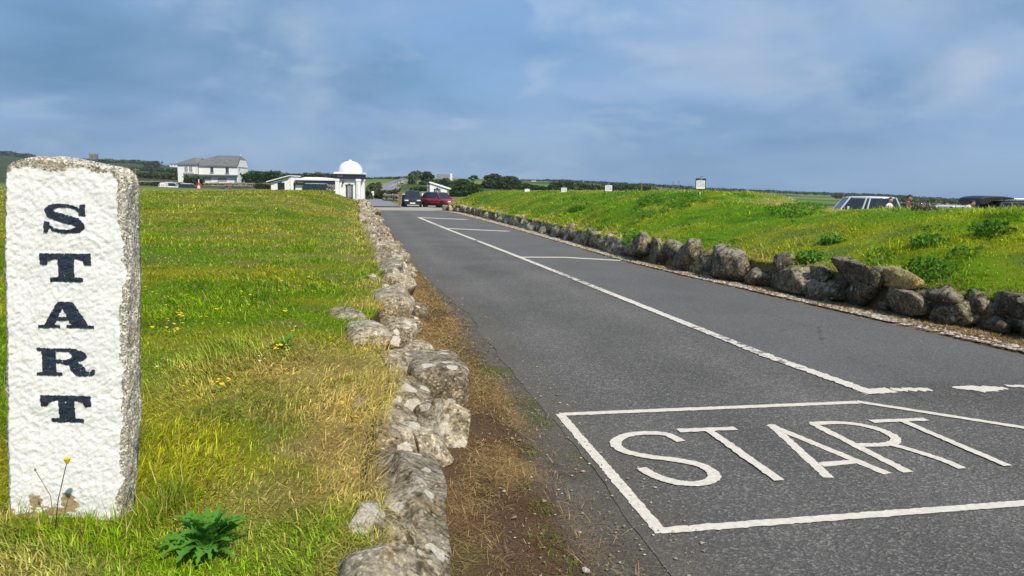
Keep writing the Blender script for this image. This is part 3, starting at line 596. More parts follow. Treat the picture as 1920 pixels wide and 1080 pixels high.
blades('plant_litter', np.column_stack([xy, .006+RNG.uniform(0, .012, n)]), RNG.uniform(.008, .035, n), np.maximum(.0028, u*.0008), RNG.uniform(0, 6.28, n), RNG.uniform(.9, 1.5, n), RNG.uniform(-.2, .4, n), c, M['straw'])
def tufts(n, spots):
    P = []; 
    for (px, py, k, r) in spots:
        q = gnd(px, py); P.append(np.column_stack([q[0]+RNG.normal(0, r, k), q[1]+RNG.normal(0, r*1.6, k), np.full(k, .003)]))
    P = np.concatenate(P); n = len(P); blades('moss_tufts', P, RNG.uniform(.012, .04, n), np.full(n, .0035), RNG.uniform(0, 6.28, n), np.abs(RNG.normal(.6, .3, n)), np.abs(RNG.normal(.5, .3, n)), np.array((.20, .27, .035))*(.5+.9*RNG.uniform(0, 1, n)[:, None]), M['blade'])
tufts(0, [(1018, 958, 110, .035), (985, 915, 60, .03), (900, 935, 70, .04), (1030, 1015, 130, .05), (1065, 1060, 120, .05), (1010, 790, 150, .06), (960, 760, 150, .06), (935, 700, 120, .07), (985, 850, 120, .05), (880, 900, 100, .05), (870, 640, 140, .1), (815, 560, 160, .12)])
# chips of stone along the far kerb, pebbles on the near verge
def chips(name, n, fn, mat):
    P, sz = fn(n); n = len(P); base = np.array([(1, 0, 0), (-1, .2, 0), (.1, 1, 0), (-.2, -1, 0), (.1, .1, 1), (0, 0, -1)]); Fq = np.array([(0, 2, 4), (2, 1, 4), (1, 3, 4), (3, 0, 4), (2, 0, 5), (1, 2, 5), (3, 1, 5), (0, 3, 5)])
    a = RNG.uniform(0, 6.28, n); q = base[None]*(1+RNG.normal(0, .25, (n, 6, 3))); q[..., 2] *= RNG.uniform(.25, .6, n)[:, None]
    c, s_ = np.cos(a)[:, None], np.sin(a)[:, None]; X = q[..., 0]*c-q[..., 1]*s_; Y = q[..., 0]*s_+q[..., 1]*c
    V = np.stack([X, Y, q[..., 2]], -1)*sz[:, None, None]+P[:, None, :]
    o = link(name, mesh_np(name, V.reshape(-1, 3), (Fq[None]+(np.arange(n)*6)[:, None, None]).reshape(-1, 3), False), None, mat); tag(o, kind='stuff'); return o
def gr_r(n):
    u = 6+44*RNG.uniform(0, 1, n)**1.8; v = v_tr(u)+.04+np.abs(RNG.normal(.12, .14, n)); k = (v < v_rw(u)+.05) & ((u > 8.6) | (RNG.uniform(0, 1, n) < .3)); u, v = u[k], v[k]; xy = uv2xy(u, v)
    return np.column_stack([xy, road_z(u)+.022]), RNG.uniform(.012, .035, len(u))*(1+u*.012)
def gr_l(n):
    u = 2.4+14*RNG.uniform(0, 1, n)**1.8; v = v_wall(u)+.1+(v_tl(u)-v_wall(u)+.2)*RNG.uniform(0, 1, n)**.7; xy = uv2xy(u, v); return np.column_stack([xy, u*0+.008]), RNG.gamma(2, .0018, n)+.0015
def matchips():
    m, T, B = material('stone_chips'); g_ = T.nodes.new('ShaderNodeNewGeometry'); setc(T, B, rmp(T, g_.outputs['Random Per Island'], [(0, (.12, .10, .08)), (.4, (.30, .25, .19)), (.8, (.45, .39, .30)), (1, (.6, .56, .5))]), .9, .2); return m
M['chips'] = matchips()
chips('gravel', 9000, gr_r, M['chips']); chips('gravel', 1500, gr_l, M['chips'])
# ================================================================== stones and walls
_ICO = {}
def ico(sub):
    if sub not in _ICO:
        import bmesh
        bm = bmesh.new(); bmesh.ops.create_icosphere(bm, subdivisions=sub, radius=1); bm.verts.ensure_lookup_table()
        _ICO[sub] = (np.array([v.co[:] for v in bm.verts]), np.array([[v.index for v in f.verts] for f in bm.faces])); bm.free()
    return _ICO[sub]
def rock_mesh(seed, dims, sub=3, k=.7, facets=9, amp=.16, fine=.05):
    k *= .86; facets += 4; sub = min(sub, 5)
    p, fcs = ico(sub); r = np.random.default_rng(seed); n0 = p.copy()
    p = np.sign(p)*np.abs(p)**k; p = p/np.abs(p).max()
    for _ in range(facets):
        n = r.normal(0, 1, 3); n /= np.linalg.norm(n); o = r.uniform(.52, .90)
        d = np.maximum(p @ n-o, 0); p = p-n*d[:, None]*.92
    off = r.uniform(0, 50, 3)
    dm = np.array(dims)/2
    w = p*dm/np.mean(dm)
    q = p*dm; nr = n0/dm; nr /= np.linalg.norm(nr, axis=1)[:, None]; sc = float(np.sort(dm)[:2].mean()); ww = q/.26+off
    q = q+nr*(sc*((fb3(ww*.7, 3, 3)-.5)*1.5*amp+(fb3(ww*2.2, 5, 3)-.5)*1.9*fine+(fb3(ww*6.5, 9, 3)-.5)*1.2*fine))[:, None]
    return mesh_np('stone', q, fcs, True)
wall_l = thing('dry_stone_wall', 'low lichen crusted granite wall edging the mown lawn beside the lane', 'wall', (*uv2xy(np.array(3.0), np.array(.3)), 0.0))
wall_r = thing('boulder_wall', 'dark rough boulder wall holding back the tall grass bank', 'wall', (*uv2xy(np.array(10.0), np.array(7.4)), 0.0))
def put(me, parent, P, yaw=0., tx=0., ty=0., mat=None, label=None):
    o = bpy.data.objects.new('stone', me); col.objects.link(o); o.parent = parent
    o.location = Vector(P)-parent.location; o.rotation_euler = (tx, ty, yaw-AZ if False else yaw); 
    if mat and len(me.materials) == 0: me.materials.append(mat)
    if label: o['label'] = label
    return o
ROT = -AZ                                                   # local +Y along the road
# near stones of the lawn wall: u, v, z centre, length along u, width, height, yaw, roll, seed, k
NEAR = [
 (3.62, .205, .19, 1.85, .44, .56, .02, .10, 11, .66, 9), (2.50, .10, .30, .50, .38, .42, .2, .05, 12, .75, 8), (2.98, .06, .32, .50, .30, .34, -.2, -.05, 13, .7, 8),
 (4.62, .17, .20, .55, .50, .47, .2, .05, 14, .6, 8), (4.92, .56, .17, .52, .34, .30, .35, .28, 15, .55, 7), (4.55, .42, .14, .4, .3, .33, -.1, -.1, 16, .6, 8),
 (6.05, .60, .17, .98, .46, .37, .05, .04, 17, .46, -2), (5.35, .30, .20, .62, .48, .46, .3, .03, 18, .7, 9), (6.05, .22, .24, .75, .42, .38, -.1, .05, 19, .7, 9),
 (6.95, .06, .33, 1.45, .40, .36, .16, .12, 20, .72, 7), (6.95, .48, .13, .7, .42, .34, .1, .15, 21, .65, 8), (7.75, -.10, .36, .85, .36, .28, .3, .05, 22, .75, 8),
 (7.75, .45, .12, .6, .4, .36, -.2, .1, 23, .65, 9), (8.4, .42, .16, .8, .42, .40, .1, .12, 24, .62, 8), (9.2, .45, .26, 1.1, .62, .46, .05, .08, 25, .66, 9),
 (8.75, .62, .10, .5, .3, .30, .2, .1, 26, .6, 8), (10.1, .50, .2, .85, .5, .48, -.1, .1, 27, .6, 7), (9.9, .74, .1, .6, .28, .3, .1, 0, 28, .6, 8),
 (11.1, .55, .28, 1.0, .55, .46, .1, .1, 29, .55, 6), (11.0, .28, .3, .7, .4, .34, .1, 0, 30, .7, 8), (12.3, .55, .22, 1.1, .6, .52, .12, .12, 31, .66, 9),
 (13.5, .55, .25, 1.0, .62, .52, -.1, .1, 32, .6, 9), (12.9, .8, .12, .6, .3, .3, .1, .1, 33, .6, 8)]
for (u, v, z, L_, W_, H_, yaw, roll, seed, k, fcn) in NEAR:
    me = rock_mesh(seed, (W_*1.05, L_*1.08, H_*1.02), 5 if u < 6.5 else 4, k, fcn, .13, .045)
    put(me, wall_l, (*uv2xy(np.array(u), np.array(v)), z-.045), ROT+yaw*.6, random.uniform(-.06, .06), roll, M['granite'])
VAR = [rock_mesh(100+i, (.62, 1.0, .55), 3 if i < 6 else 2, random.uniform(.58, .75), 9, .16, .06) for i in range(12)]
for i, v_ in enumerate(VAR): v_.materials.append(M['granite'])
u = 14.0
while u < 66:
    st = random.uniform(.42, .85)*(1+.008*u); w = float(v_in(u)*-1+v_wall(u)); lift = .34*float(S(u, 15, 50))
    for layer in range(3):
        f, z, sc_ = ((.80, .10, .8), (.58, .24+lift*.5, .75), (.24, .30+lift, .7))[layer]
        if random.random() < .12: continue
        uu = u+random.uniform(-.3, .3)
        o = put(VAR[random.randrange(6) if u < 28 else 6+random.randrange(6)], wall_l, (*uv2xy(np.array(uu), v_in(np.array(uu))+w*(f+random.uniform(-.12, .10))), z-.03+float(road_z(u))*.8+random.uniform(-.05, .05)), ROT+random.uniform(-.7, .7), random.uniform(-.25, .25), random.uniform(-.1, .3))
        s_ = sc_*random.uniform(.75, 1.25); o.scale = (s_*w*.95, st*random.uniform(.8, 1.3), s_*random.uniform(.75, 1.1))
    u += st*.78
# boulder wall: px, py boxes of the visible faces
def proj(P):
    d = np.asarray(P, float)-np.array([0, 0, CAMH]); z = d @ _fw; return 960+F*(d @ RT)/z, 540-F*(d @ UPV)/z
_ut = np.linspace(4.5, 62, 1200); _pt = np.array([proj((*uv2xy(np.array(a), np.array(float(v_rw(a))-.0)), float(road_z(a))))[0] for a in _ut])
def u_at(px): return float(np.interp(-px, -_pt, _ut))
RB = [(1182,441,1222,484,-.5),(1211,446,1247,499,-.25),(1244,452,1266,491,-.3),(1250,457,1314,514,-.45),(1294,470,1334,518,-.2),(1332,462,1356,492,.3),(1329,460,1398,524,-.35),(1386,500,1438,534,-.1),(1436,478,1476,520,-.5),(1435,503,1528,552,-.25),(1512,496,1554,524,.1),(1514,517,1588,563,-.05),(1558,491,1645,533,.1),(1632,501,1670,528,.1),(1650,502,1708,540,.05),(1580,528,1643,570,-.3),(1654,532,1734,585,-.05),(1732,534,1794,570,-.1),(1743,561,1834,610,.15),(1848,551,1924,594,.05),(1832,588,1892,616,.1),(1886,584,1936,624,-.1),(1925,560,1990,600,.1),(1930,600,2000,646,.0),(1640,560,1662,580,.2),(1795,548,1850,590,.2),
 (1152,452,1176,483,-.3),(1130,444,1162,477,-.45),(1116,446,1138,468,-.2),(1088,431,1108,468,-.3),(1072,436,1091,463,.2),(1050,422,1076,462,-.1),(1030,426,1057,453,-.3),(1008,421,1034,446,.1),(988,418,1011,443,-.2),(970,416,990,435,.1),(957,406,972,433,-.2),(942,410,958,428,.1),(928,398,952,427,-.15),(906,399,924,420,.1),(896,401,908,415,-.1),(885,393,898,413,.1),(876,388,888,407,-.1),(867,390,878,404,.2),(852,389,868,403,0),(840,384,853,399,.1),(829,382,843,397,-.1)]
for i, (x0, y0, x1, y1, tilt) in enumerate(RB):
    cx = (x0+x1)/2; cy = (y0+y1)/2; uu = u_at(cx) if cx < 1935 else 7.3-(cx-1935)*.008; w0 = v_rw(np.array(uu)); 
    xy0 = uv2xy(np.array(uu), w0+.10); Y = float(xy0[1]); P = at(cx, cy+1, Y); wm = (x1-x0)*Y/F; hm = (y1-y0)*Y/F
    ang = math.atan2((cx-960)/F, 1)-AZ; asp = max(.35, min(.6, .55)); L_ = wm/(math.sin(ang)+asp*math.cos(ang))*1.42; W_ = max(.26, L_*asp)
    L_ = min(L_, 1.7); me = rock_mesh(300+i, (W_*1.15, L_*1.2, hm*1.25), 4 if hm*F/Y > 30 else 3, .66, 9, .14, .06)
    tan = 1650 <= x0 < 1652
    put(me, wall_r, (P[0]+NN[0]*.08, P[1]+NN[1]*.08, P[2]-.01), ROT+random.uniform(-.15, .15), tilt*.55, random.uniform(.05, .22), M['tanrock' if tan else ('darkrock' if cx > 1180 else 'brownrock')], 'ochre coloured smooth stone' if tan else None)
VAR2 = [rock_mesh(400+i, (.5, .9, .5), 2, .66, 9, .16, .06) for i in range(8)]
for v_ in VAR2[:5]: v_.materials.append(M['darkrock'])
for v_ in VAR2[5:]: v_.materials.append(M['brownrock'])
for k in range(84):                                           # smaller stones filling the gaps, and the stretch beside the viewer
    uu = 8+47*(k/76)**1.1 if k < 76 else -2+1.15*(k-76); o = put(random.choice(VAR2[5:] if 17 < uu else VAR2[:6]), wall_r, (*uv2xy(np.array(uu), v_rw(np.array(uu))+random.uniform(.12, .24)), .10+float(road_z(uu))+random.uniform(0, .22)), ROT+random.uniform(-.5, .5), random.uniform(-.5, .5), random.uniform(0, .3))
    s_ = random.uniform(.7, 1.1) if k < 76 else 1.1; o.scale = (s_, s_*random.uniform(.6, 1.1), s_)
# ================================================================== the START stone
PY0 = 2.75
def build_pillar():
    xl = table([(300, 30), (306, 18), (312, 11), (322, 8), (340, 6.5), (450, 5), (600, 8), (800, 10), (960, 14), (1040, 16)])
    xr = table([(300, 205), (318, 222), (328, 229), (345, 233), (450, 235), (600, 237), (800, 235), (900, 230), (960, 224), (1040, 220)])
    ztab = table([(0, .0), (.05, .022), (.12, .028), (.3, .023), (.5, .016), (.8, .008), (.93, -.002), (1, -.03)])
    zt0 = at(120, 312, PY0)[2]; zb = .34
    root = thing('start_stone', 'upright granite marker stone painted white with START down its face', 'marker stone', (float(at(122, 600, PY0)[0]), PY0+.05, zb))
    o0 = np.array(root.location)
    py_of_z = lambda z: proj((-1.65, PY0, z))[1]
    zz = np.linspace(zb, zt0+.03, 400); pyz = np.array([py_of_z(z) for z in zz]); X = lambda px, z: (px-960)/F*PY0 + 0*z
    def xw(tab, z):
        py = np.interp(z, zz, pyz); px = tab(py); d0 = _fw[None]+RT[None]*((px-960)/F)[:, None]+UPV[None]*((540-py)/F)[:, None]; return (d0[:, 0]/d0[:, 1])*PY0
    nf, nh, ns, nb = 175, 360, 26, 40; TH = .092
    hs = np.linspace(0, 1, nh)
    def fdisp(x, z):
        p = np.stack([x, x*0, z], -1)
        a = fb3(p*np.array((7, 1, 9)), 201, 3)-.5; q = np.stack([x*.8+z*.6, x*0, z*.8-x*.6], -1)
        b = np.abs(fb3(q*np.array((30, 1, 66)), 205, 3)-.5); c = fb3(q*np.array((60, 1, 95)), 209, 2)-.5
        return a*.013-b*.011+c*.005
    rows = []; att = []; fr = np.linspace(0, 1, nf); 
    for h in hs:
        zc = zb+(zt0+ztab(fr)-zb)*h; L_ = xw(xl, zc); R_ = xw(xr, zc); x = L_+(R_-L_)*fr
        rnd = .012*((np.clip((fr-.965)/.035, 0, 1))**2+(np.clip((.035-fr)/.035, 0, 1))**2)
        f = np.stack([x, PY0+rnd-fdisp(x, zc), zc], -1)
        t = np.linspace(0, 1, ns+2)[1:-1]; wob = (fb3(np.stack([t*3, t*0+h*14, t*0], -1), 220, 4)-.5)*.03; wob += .02*(fb3(np.array([[0, h*7., 0]]), 221, 2)[0]-.5)
        r = np.stack([R_[-1]+wob+.004*np.sin(t*3.14), PY0+.012+t*TH, zc[-1]+t*0], -1)
        tb = np.linspace(1, 0, nb); xb = L_[0]+.0+(R_[-1]-L_[0])*tb
        zb2 = zb+(zt0+ztab(tb)-zb)*h; b = np.stack([xb, PY0+TH+.02+(fb3(np.stack([xb*9, xb*0, zb2*9], -1), 230, 3)-.5)*.03, zb2], -1)
        l = np.stack([L_[0]-wob[::-1]*.6-.003, PY0+.012+t[::-1]*TH, zc[0]+t*0], -1)
        rows.append(np.concatenate([f, r, b, l])); 
    ring = len(rows[0]); Vt = np.array(rows); top = Vt[-1]; ym = PY0+TH/2+.01; extra = []
    xm = top[:, 0].mean(); x_lo, x_hi = top[:, 0].min(), top[:, 0].max()
    for k in (.985, .96, .92, .86, .78, .66, .5, .33, .16, .02):
        q = top.copy(); q[:, 0] = xm+(top[:, 0]-xm)*k; q[:, 1] = ym+(top[:, 1]-ym)*k; fq = np.clip((q[:, 0]-x_lo)/(x_hi-x_lo), 0, 1)
        q[:, 2] = top[:, 2]*k+(zt0+ztab(fq))*(1-k)+.016*(1-k*k)+(fb3(q*26, 240, 3)-.5)*.014*(1-k**6); extra.append(q)
    Vt = np.concatenate([Vt, np.array(extra)]); nr = len(Vt)
    # paint mask in stone space
    A = np.full((nr, ring), -1.0); fx = Vt[:nh, :nf, 0]; fz = Vt[:nh, :nf, 2]
    d = np.stack([fx, fx*0+PY0, fz], -1)-np.array([0, 0, CAMH]); zc_ = d @ _fw; PX = 960+F*(d @ RT)/zc_; PYp = 540-F*(d @ UPV)/zc_
    edge = table([(300, 206), (325, 210), (345, 222), (372, 219), (420, 222), (440, 229), (478, 232), (486, 224), (500, 231), (520, 233), (545, 229), (620, 226), (640, 224), (690, 231), (740, 229), (800, 226), (830, 222), (860, 226), (900, 230), (940, 219), (980, 212)])
    nA = (fb2(fx*38, fz*38, 251, 4)-.5); nB = (fb2(fx*130, fz*130, 252, 2)-.5)
    tt = table([(0, 326), (14, 322), (22, 317), (60, 316), (95, 320), (125, 321), (131, 316), (160, 315), (182, 323), (206, 322), (216, 328), (240, 336)])
    m = np.minimum.reduce([(edge(PYp)-PX)/5+nA*2.6+nB, (PYp-tt(PX))/5+nA*2.4+nB, (PX-(xl(PYp)+5))/4+nA*2.2+nB])
    chip = S(PYp, 905, 945)*S(fb2(fx*16, fz*34, 255, 4), .52, .58)*(1-S(PX, 150, 190)); m = np.minimum(m, 1-2.2*chip); A[:nh, :nf] = np.clip(m, -1, 1)
    B = np.zeros((nr, ring)); B[:nh, :nf] = S(chip, .3, .6)
    Fq = grid_faces(nr, ring); i = np.arange(nr-1); Fq = np.concatenate([Fq, np.stack([i*ring+ring-1, (i+1)*ring+ring-1, (i+1)*ring, i*ring], 1)])
    me = mesh_np('block', (Vt-o0).reshape(-1, 3), Fq[:, ::-1], True, {'paint': A.ravel(), 'bare': B.ravel()})
    m_, T, Bs = material('painted_granite'); p = coords(T, 'Object')
    g1 = nz(T, p, 95, 4, .7); g2 = nz(T, p, 38, 5, .65, .5); g3 = nz(T, p, 11, 5, .6)
    gran = rmp(T, g2, [(.25, (.20, .18, .145)), (.42, (.38, .35, .29)), (.62, (.55, .51, .43)), (.8, (.68, .64, .55))])
    cr = T.nodes.new('ShaderNodeSeparateColor'); T.links.new(vor(T, p, 190, 'Color'), cr.inputs[0]); gran = mx(T, 1., gran, rmp(T, cr.outputs[0], [(0., .25), (.25, .7), (.7, 1.15), (1., 2.0)]), 'MULTIPLY'); gran = mx(T, 1., gran, rmp(T, g1, [(.3, .55), (.7, 1.4)]), 'MULTIPLY'); gran = mx(T, rmp(T, g3, [(.5, 0.), (.7, .4)]), gran, (.36, .25, .11))
    white = mx(T, 1., (.85, .83, .82), rmp(T, g3, [(.3, .93), (.7, 1.03)]), 'MULTIPLY'); white = mx(T, rmp(T, nz(T, p, 55, 6, .75, .6), [(.30, .42), (.40, 0.)]), white, (.50, .49, .46))
    tan_ = rmp(T, g2, [(.3, (.30, .20, .10)), (.7, (.52, .40, .25))])
    k = rmp(T, mth(T, 'ADD', attr(T, 'paint'), mth(T, 'MULTIPLY', mth(T, 'SUBTRACT', g1, .5), 1.2)), [(.02, 0.), (.16, 1.)])
    c = mx(T, k, mx(T, attr(T, 'bare'), gran, tan_), white); setc(T, Bs, c, .85, .25)
    bump(T, Bs, mth(T, 'ADD', mth(T, 'MULTIPLY', nz(T, p, 42, 5, .65), .8), mth(T, 'MULTIPLY', g1, .35)), .4, .010)
    link('block', me, root, m_)
    # painted letters lying on the face
    def poly(P, x, y):
        ins = np.zeros(x.shape, bool); n = len(P)
        for i in range(n):
            (x0, y0), (x1, y1) = P[i], P[(i+1) % n]; c = ((y0 > y) != (y1 > y)) & (x < (x1-x0)*(y-y0)/((y1-y0) or 1e-9)+x0); ins ^= c
        return ins
    def ell(cx, cy, rx, ry, x, y): return ((x-cx)/rx)**2+((y-cy)/ry)**2 < 1
    def T_(x, y): return poly([(0, 1), (1, 1), (1, .6), (.88, .58), (.83, .73), (.74, .79), (.67, .80), (.67, .16), (.83, .14), (.83, 0), (.18, 0), (.18, .14), (.35, .16), (.35, .80), (.27, .79), (.17, .73), (.12, .58), (0, .6)], x, y)
    def A_(x, y): return (poly([(.37, 1), (.64, 1), (.90, .12), (1, .11), (1, 0), (.5, 0), (.5, .11), (.6, .12), (.555, .29), (.345, .29), (.28, .12), (.39, .11), (.39, 0), (0, 0), (0, .11), (.11, .12)], x, y)) & ~poly([(.455, .76), (.365, .42), (.525, .42)], x, y)
    def R_(x, y):
        b = poly([(.10, 0), (.34, 0), (.34, 1), (.10, 1)], x, y) | poly([(0, 0), (.44, 0), (.44, .12), (0, .12)], x, y) | poly([(.02, .88), (.5, .88), (.5, 1), (.02, 1)], x, y)
        b |= (ell(.52, .73, .34, .27, x, y) | poly([(.3, .46), (.52, .46), (.52, 1), (.3, 1)], x, y)) & ~(ell(.47, .73, .14, .145, x, y) | poly([(.34, .60), (.45, .60), (.45, .865), (.34, .865)], x, y))
        return b | poly([(.44, .5), (.70, .5), (.80, .38), (.84, .16), (.90, .15), (.93, .24), (1, .22), (.98, .05), (.88, -.01), (.72, -.01), (.62, .06), (.58, .2), (.56, .36), (.44, .42)], x, y)
    def S_(x, y):
        P = [(.86, .74), (.76, .86), (.60, .93), (.42, .94), (.24, .89), (.15, .76), (.22, .63), (.40, .54), (.60, .46), (.78, .38), (.86, .25), (.80, .13), (.62, .06), (.42, .06), (.24, .12), (.13, .28)]; Wd = [.05, .055, .055, .06, .08, .12, .13, .13, .13, .13, .12, .09, .06, .055, .055, .05]
        b = np.zeros(x.shape, bool); asp = 1.6
        for (a, wa), (c, wc) in zip(zip(P[:-1], Wd[:-1]), zip(P[1:], Wd[1:])):
            for t in np.linspace(0, 1, 8): b |= (((x-(a[0]+(c[0]-a[0])*t))*asp)**2+(y-(a[1]+(c[1]-a[1])*t))**2) < ((wa+(wc-wa)*t)*1.12)**2
        return b | poly([(.82, .60), (.96, .58), (.97, .98), (.86, .98), (.84, .86)], x, y) | poly([(.02, .0), (.12, .02), (.15, .14), (.18, .38), (.04, .40)], x, y)
    navy = simple('navy_letter_paint', (.022, .034, .058), .6, .35, 90., .3, bmp=.3)
    for ch, fn, (x0, x1, y0, y1) in (('S', S_, (79, 164, 382, 437)), ('T', T_, (76, 171, 475, 528)), ('A', A_, (71, 176, 566, 615)), ('R', R_, (68, 179, 653, 704)), ('T', T_, (78, 172, 741, 792))):
        a = at(x0, (y0+y1)/2, PY0); b = at(x1, (y0+y1)/2, PY0); c = at((x0+x1)/2, y0, PY0); e = at((x0+x1)/2, y1, PY0)
        cs = .0013; nx = int((b[0]-a[0]+.012)/cs); nz_ = int((c[2]-e[2]+.012)/cs); gx = a[0]-.006+np.arange(nx+1)*cs; gz = e[2]-.006+np.arange(nz_+1)*cs
        GX, GZ = np.meshgrid(gx, gz, indexing='ij'); cxm = (GX[:-1, :-1]+cs/2); czm = (GZ[:-1, :-1]+cs/2)
        jx = (fb2(cxm*160, czm*160, 261, 2)-.5)*.005; jz = (fb2(cxm*160, czm*160, 262, 2)-.5)*.005
        ins = fn((cxm+jx-a[0])/(b[0]-a[0]), (czm+jz-e[2])/(c[2]-e[2])) & (fb2(cxm*210, czm*210, 263, 2) > .18)
        V = np.stack([GX, PY0-fdisp(GX, GZ)-.0026, GZ], -1).reshape(-1, 3)-o0; Fq = grid_faces(nx+1, nz_+1)[ins.ravel()]
        used = np.unique(Fq); rm = np.zeros(len(V), int); rm[used] = np.arange(len(used))
        o = link('letter', mesh_np('letter', V[used], rm[Fq], True), root, navy); o['label'] = 'navy painted letter '+ch
    return root
build_pillar()
# ================================================================== plants close by
def leaf_mesh(n=15, width=.24, lobes=.34):
    V = []; Fc = []
    for i in range(n):
        t = i/(n-1); w = width*math.sin(math.pi*min(1, t*.9+.08))*((1.0 if i % 2 else lobes) if i not in (0, n-1) else .25); z = .55*math.sin(t*1.9)*.5-.25*t*t
        V += [(-w, t, z+w*.5), (0, t+(.0 if i % 2 else .03), z), (w, t, z+w*.5)]
    for i in range(n-1):
        a = i*3; Fc += [(a, a+1, a+4, a+3), (a+1, a+2, a+5, a+4)]
    me = bpy.data.meshes.new('leaf'); me.from_pydata(V, [], Fc); me.update(); me.polygons.foreach_set('use_smooth', [True]*len(Fc)); return me
lm = leaf_mesh(); lm.materials.append(M['thistle'])
def rosette(label, P, n, size, up=.5):
    t = thing('thistle_plant', label, 'plant', P)
    for i in range(n):
        o = bpy.data.objects.new('leaf', lm); col.objects.link(o); o.parent = t; a = i*2.399; s_ = size*random.uniform(.5, 1.15); o.scale = (s_*random.uniform(.7, 1.2), s_, s_*random.uniform(.6, 1.5))
        o.rotation_euler = (random.uniform(.05, up)+.5*(1-i/n)*0, random.uniform(-.25, .25), a); o.location = (math.sin(-a)*.01, math.cos(a)*.01, random.uniform(0, .05))
    return t
def lawn_at(px, py):
    z = .45
    for _ in range(8):
        P = gnd(px, py, z); u, v = xy2uv(P[0], P[1]); z = float(zL(np.array(u), np.array(max(0, float(v_in(u)-v)))))
    P[2] = z; return P
P = lawn_at(390, 1040); rosette('lush green thistle rosette with jagged leaves in the grass below the stone', (P[0], P[1], P[2]-.01), 64, .15, 1.15)
P = lawn_at(533, 655); rosette('small dark green thistle in dry straw coloured turf', (P[0], P[1], P[2]-.02), 16, .14, .9)
P = at(100, 985, 2.6); P[2] = .40
d = thing('dandelion', 'single yellow dandelion on a thin stem against the painted stone', 'flower', P)
top = at(126, 864, 2.6)-P
MB().tube([(0, 0, 0), (top[0]*.35, 0, top[2]*.5), tuple(top)], [.002, .0017, .0015], 6).build('stem', M['leafolive'], d, True)
fl = MB(); fl.lathe([(.003, -.012), (.007, -.004), (.0105, .004), (.009, .008), (.003, .009)], 12, tuple(top))
for k in range(16):
    a = k*math.pi/8; c, s_ = math.cos(a), math.sin(a); fl.add([(top[0]+c*.004-s_*.002, top[1]+s_*.004+c*.002, top[2]+.006), (top[0]+c*.004+s_*.002, top[1]+s_*.004-c*.002, top[2]+.006), (top[0]+c*.014+s_*.002, top[1]+s_*.014-c*.002, top[2]+.009), (top[0]+c*.014-s_*.002, top[1]+s_*.014+c*.002, top[2]+.009)], [(0, 1, 2, 3)])
fl.build('flower_head', M['petal'], d)
b = at(66, 881, 2.6)-P; q = at(95, 930, 2.6)-P
MB().tube([(.004, 0, 0), tuple(q), tuple(b)], .0014, 5).lathe([(.001, -.006), (.004, 0), (.002, .006)], 8, tuple(b)).build('seed_stem', M['wood'], d)
# tussock of longer blades round the foot of the stone
n = 1200; x = RNG.uniform(-1.98, -1.34, n); y = 2.70-np.abs(RNG.normal(0, .09, n)); sid = RNG.uniform(0, 1, n) < .5; x = np.where(sid, -1.385+np.abs(RNG.normal(0, .05, n)), x); y = np.where(sid, RNG.uniform(2.66, 3.0, n), y)
u, v = xy2uv(x, y); c = np.where(RNG.uniform(0, 1, n)[:, None] < .3, DRY, GREEN1*.9)*(.6+.7*RNG.uniform(0, 1, n)[:, None])
hh = (RNG.gamma(4, .014, n)+.025)*np.where(sid, 1.7, 1.)
blades('grass', np.column_stack([x, y, zL(u, np.maximum(v_in(u)-v, 0))-.01]), hh, RNG.uniform(.0022, .0045, n), RNG.uniform(0, 6.28, n), np.abs(RNG.normal(.25, .2, n)), np.abs(RNG.normal(.4, .3, n)), c, M['blade'])
# wildflowers in the lawn
def flowers(name, n, mat, boxes, rad):
    V = []; Fc = []
    for (x0, y0, x1, y1, k) in boxes:
        cl_ = [(random.uniform(x0, x1), random.uniform(y0, y1)) for _ in range(max(1, k//4))]
        for _ in range(k):
            cx, cy = random.choice(cl_); P = lawn_at(cx+random.gauss(0, 9), min(1060, cy+random.gauss(0, 5))); r = random.uniform(*rad); b = len(V); tx = random.uniform(-.5, .5); ty = random.uniform(-.6, .2); zc = P[2]+random.uniform(.055, .10)
            V.append((P[0], P[1], zc+.004))
            for j in range(7): a = j*math.tau/7; V.append((P[0]+r*math.cos(a), P[1]+r*math.sin(a), zc+tx*r*math.cos(a)+ty*r*math.sin(a)))
            Fc += [(b, b+1+j, b+1+(j+1) % 7) for j in range(7)]
    o = link(name, mesh_np(name, V, Fc, False), None, mat); tag(o, kind='stuff')
flowers('wildflowers', 0, M['petal'], [(270, 520, 350, 640, 50), (300, 570, 480, 630, 60), (480, 520, 640, 620, 36), (560, 520, 720, 570, 44), (260, 440, 560, 520, 40), (270, 730, 450, 760, 14), (640, 770, 700, 860, 8), (2, 470, 10, 520, 4), (500, 640, 620, 670, 16)], (.010, .016))
flowers('clover_flowers', 0, M['wpetal'], [(290, 590, 360, 640, 10), (450, 630, 560, 700, 8), (300, 690, 340, 710, 4)], (.007, .011))
def bank_at(px, py):
    best = None
    for uu in np.linspace(5, 60, 700):
        pass
    return best
def ray_bank(px, py):
    d = ray(px, py); t = np.linspace(5, 70, 4000); X = d[0]*t; Y = d[1]*t; Z = CAMH+d[2]*t; u, v = xy2uv(X, Y); s = v-v_rw(u)
    g_ = np.where((s > .15) & (s < 9), zR(u, np.maximum(s, .15)), -9); k = np.argmax(Z < g_)
    if k == 0: return ray_bank(px, py+3)
    return np.array([X[k], Y[k], Z[k]])
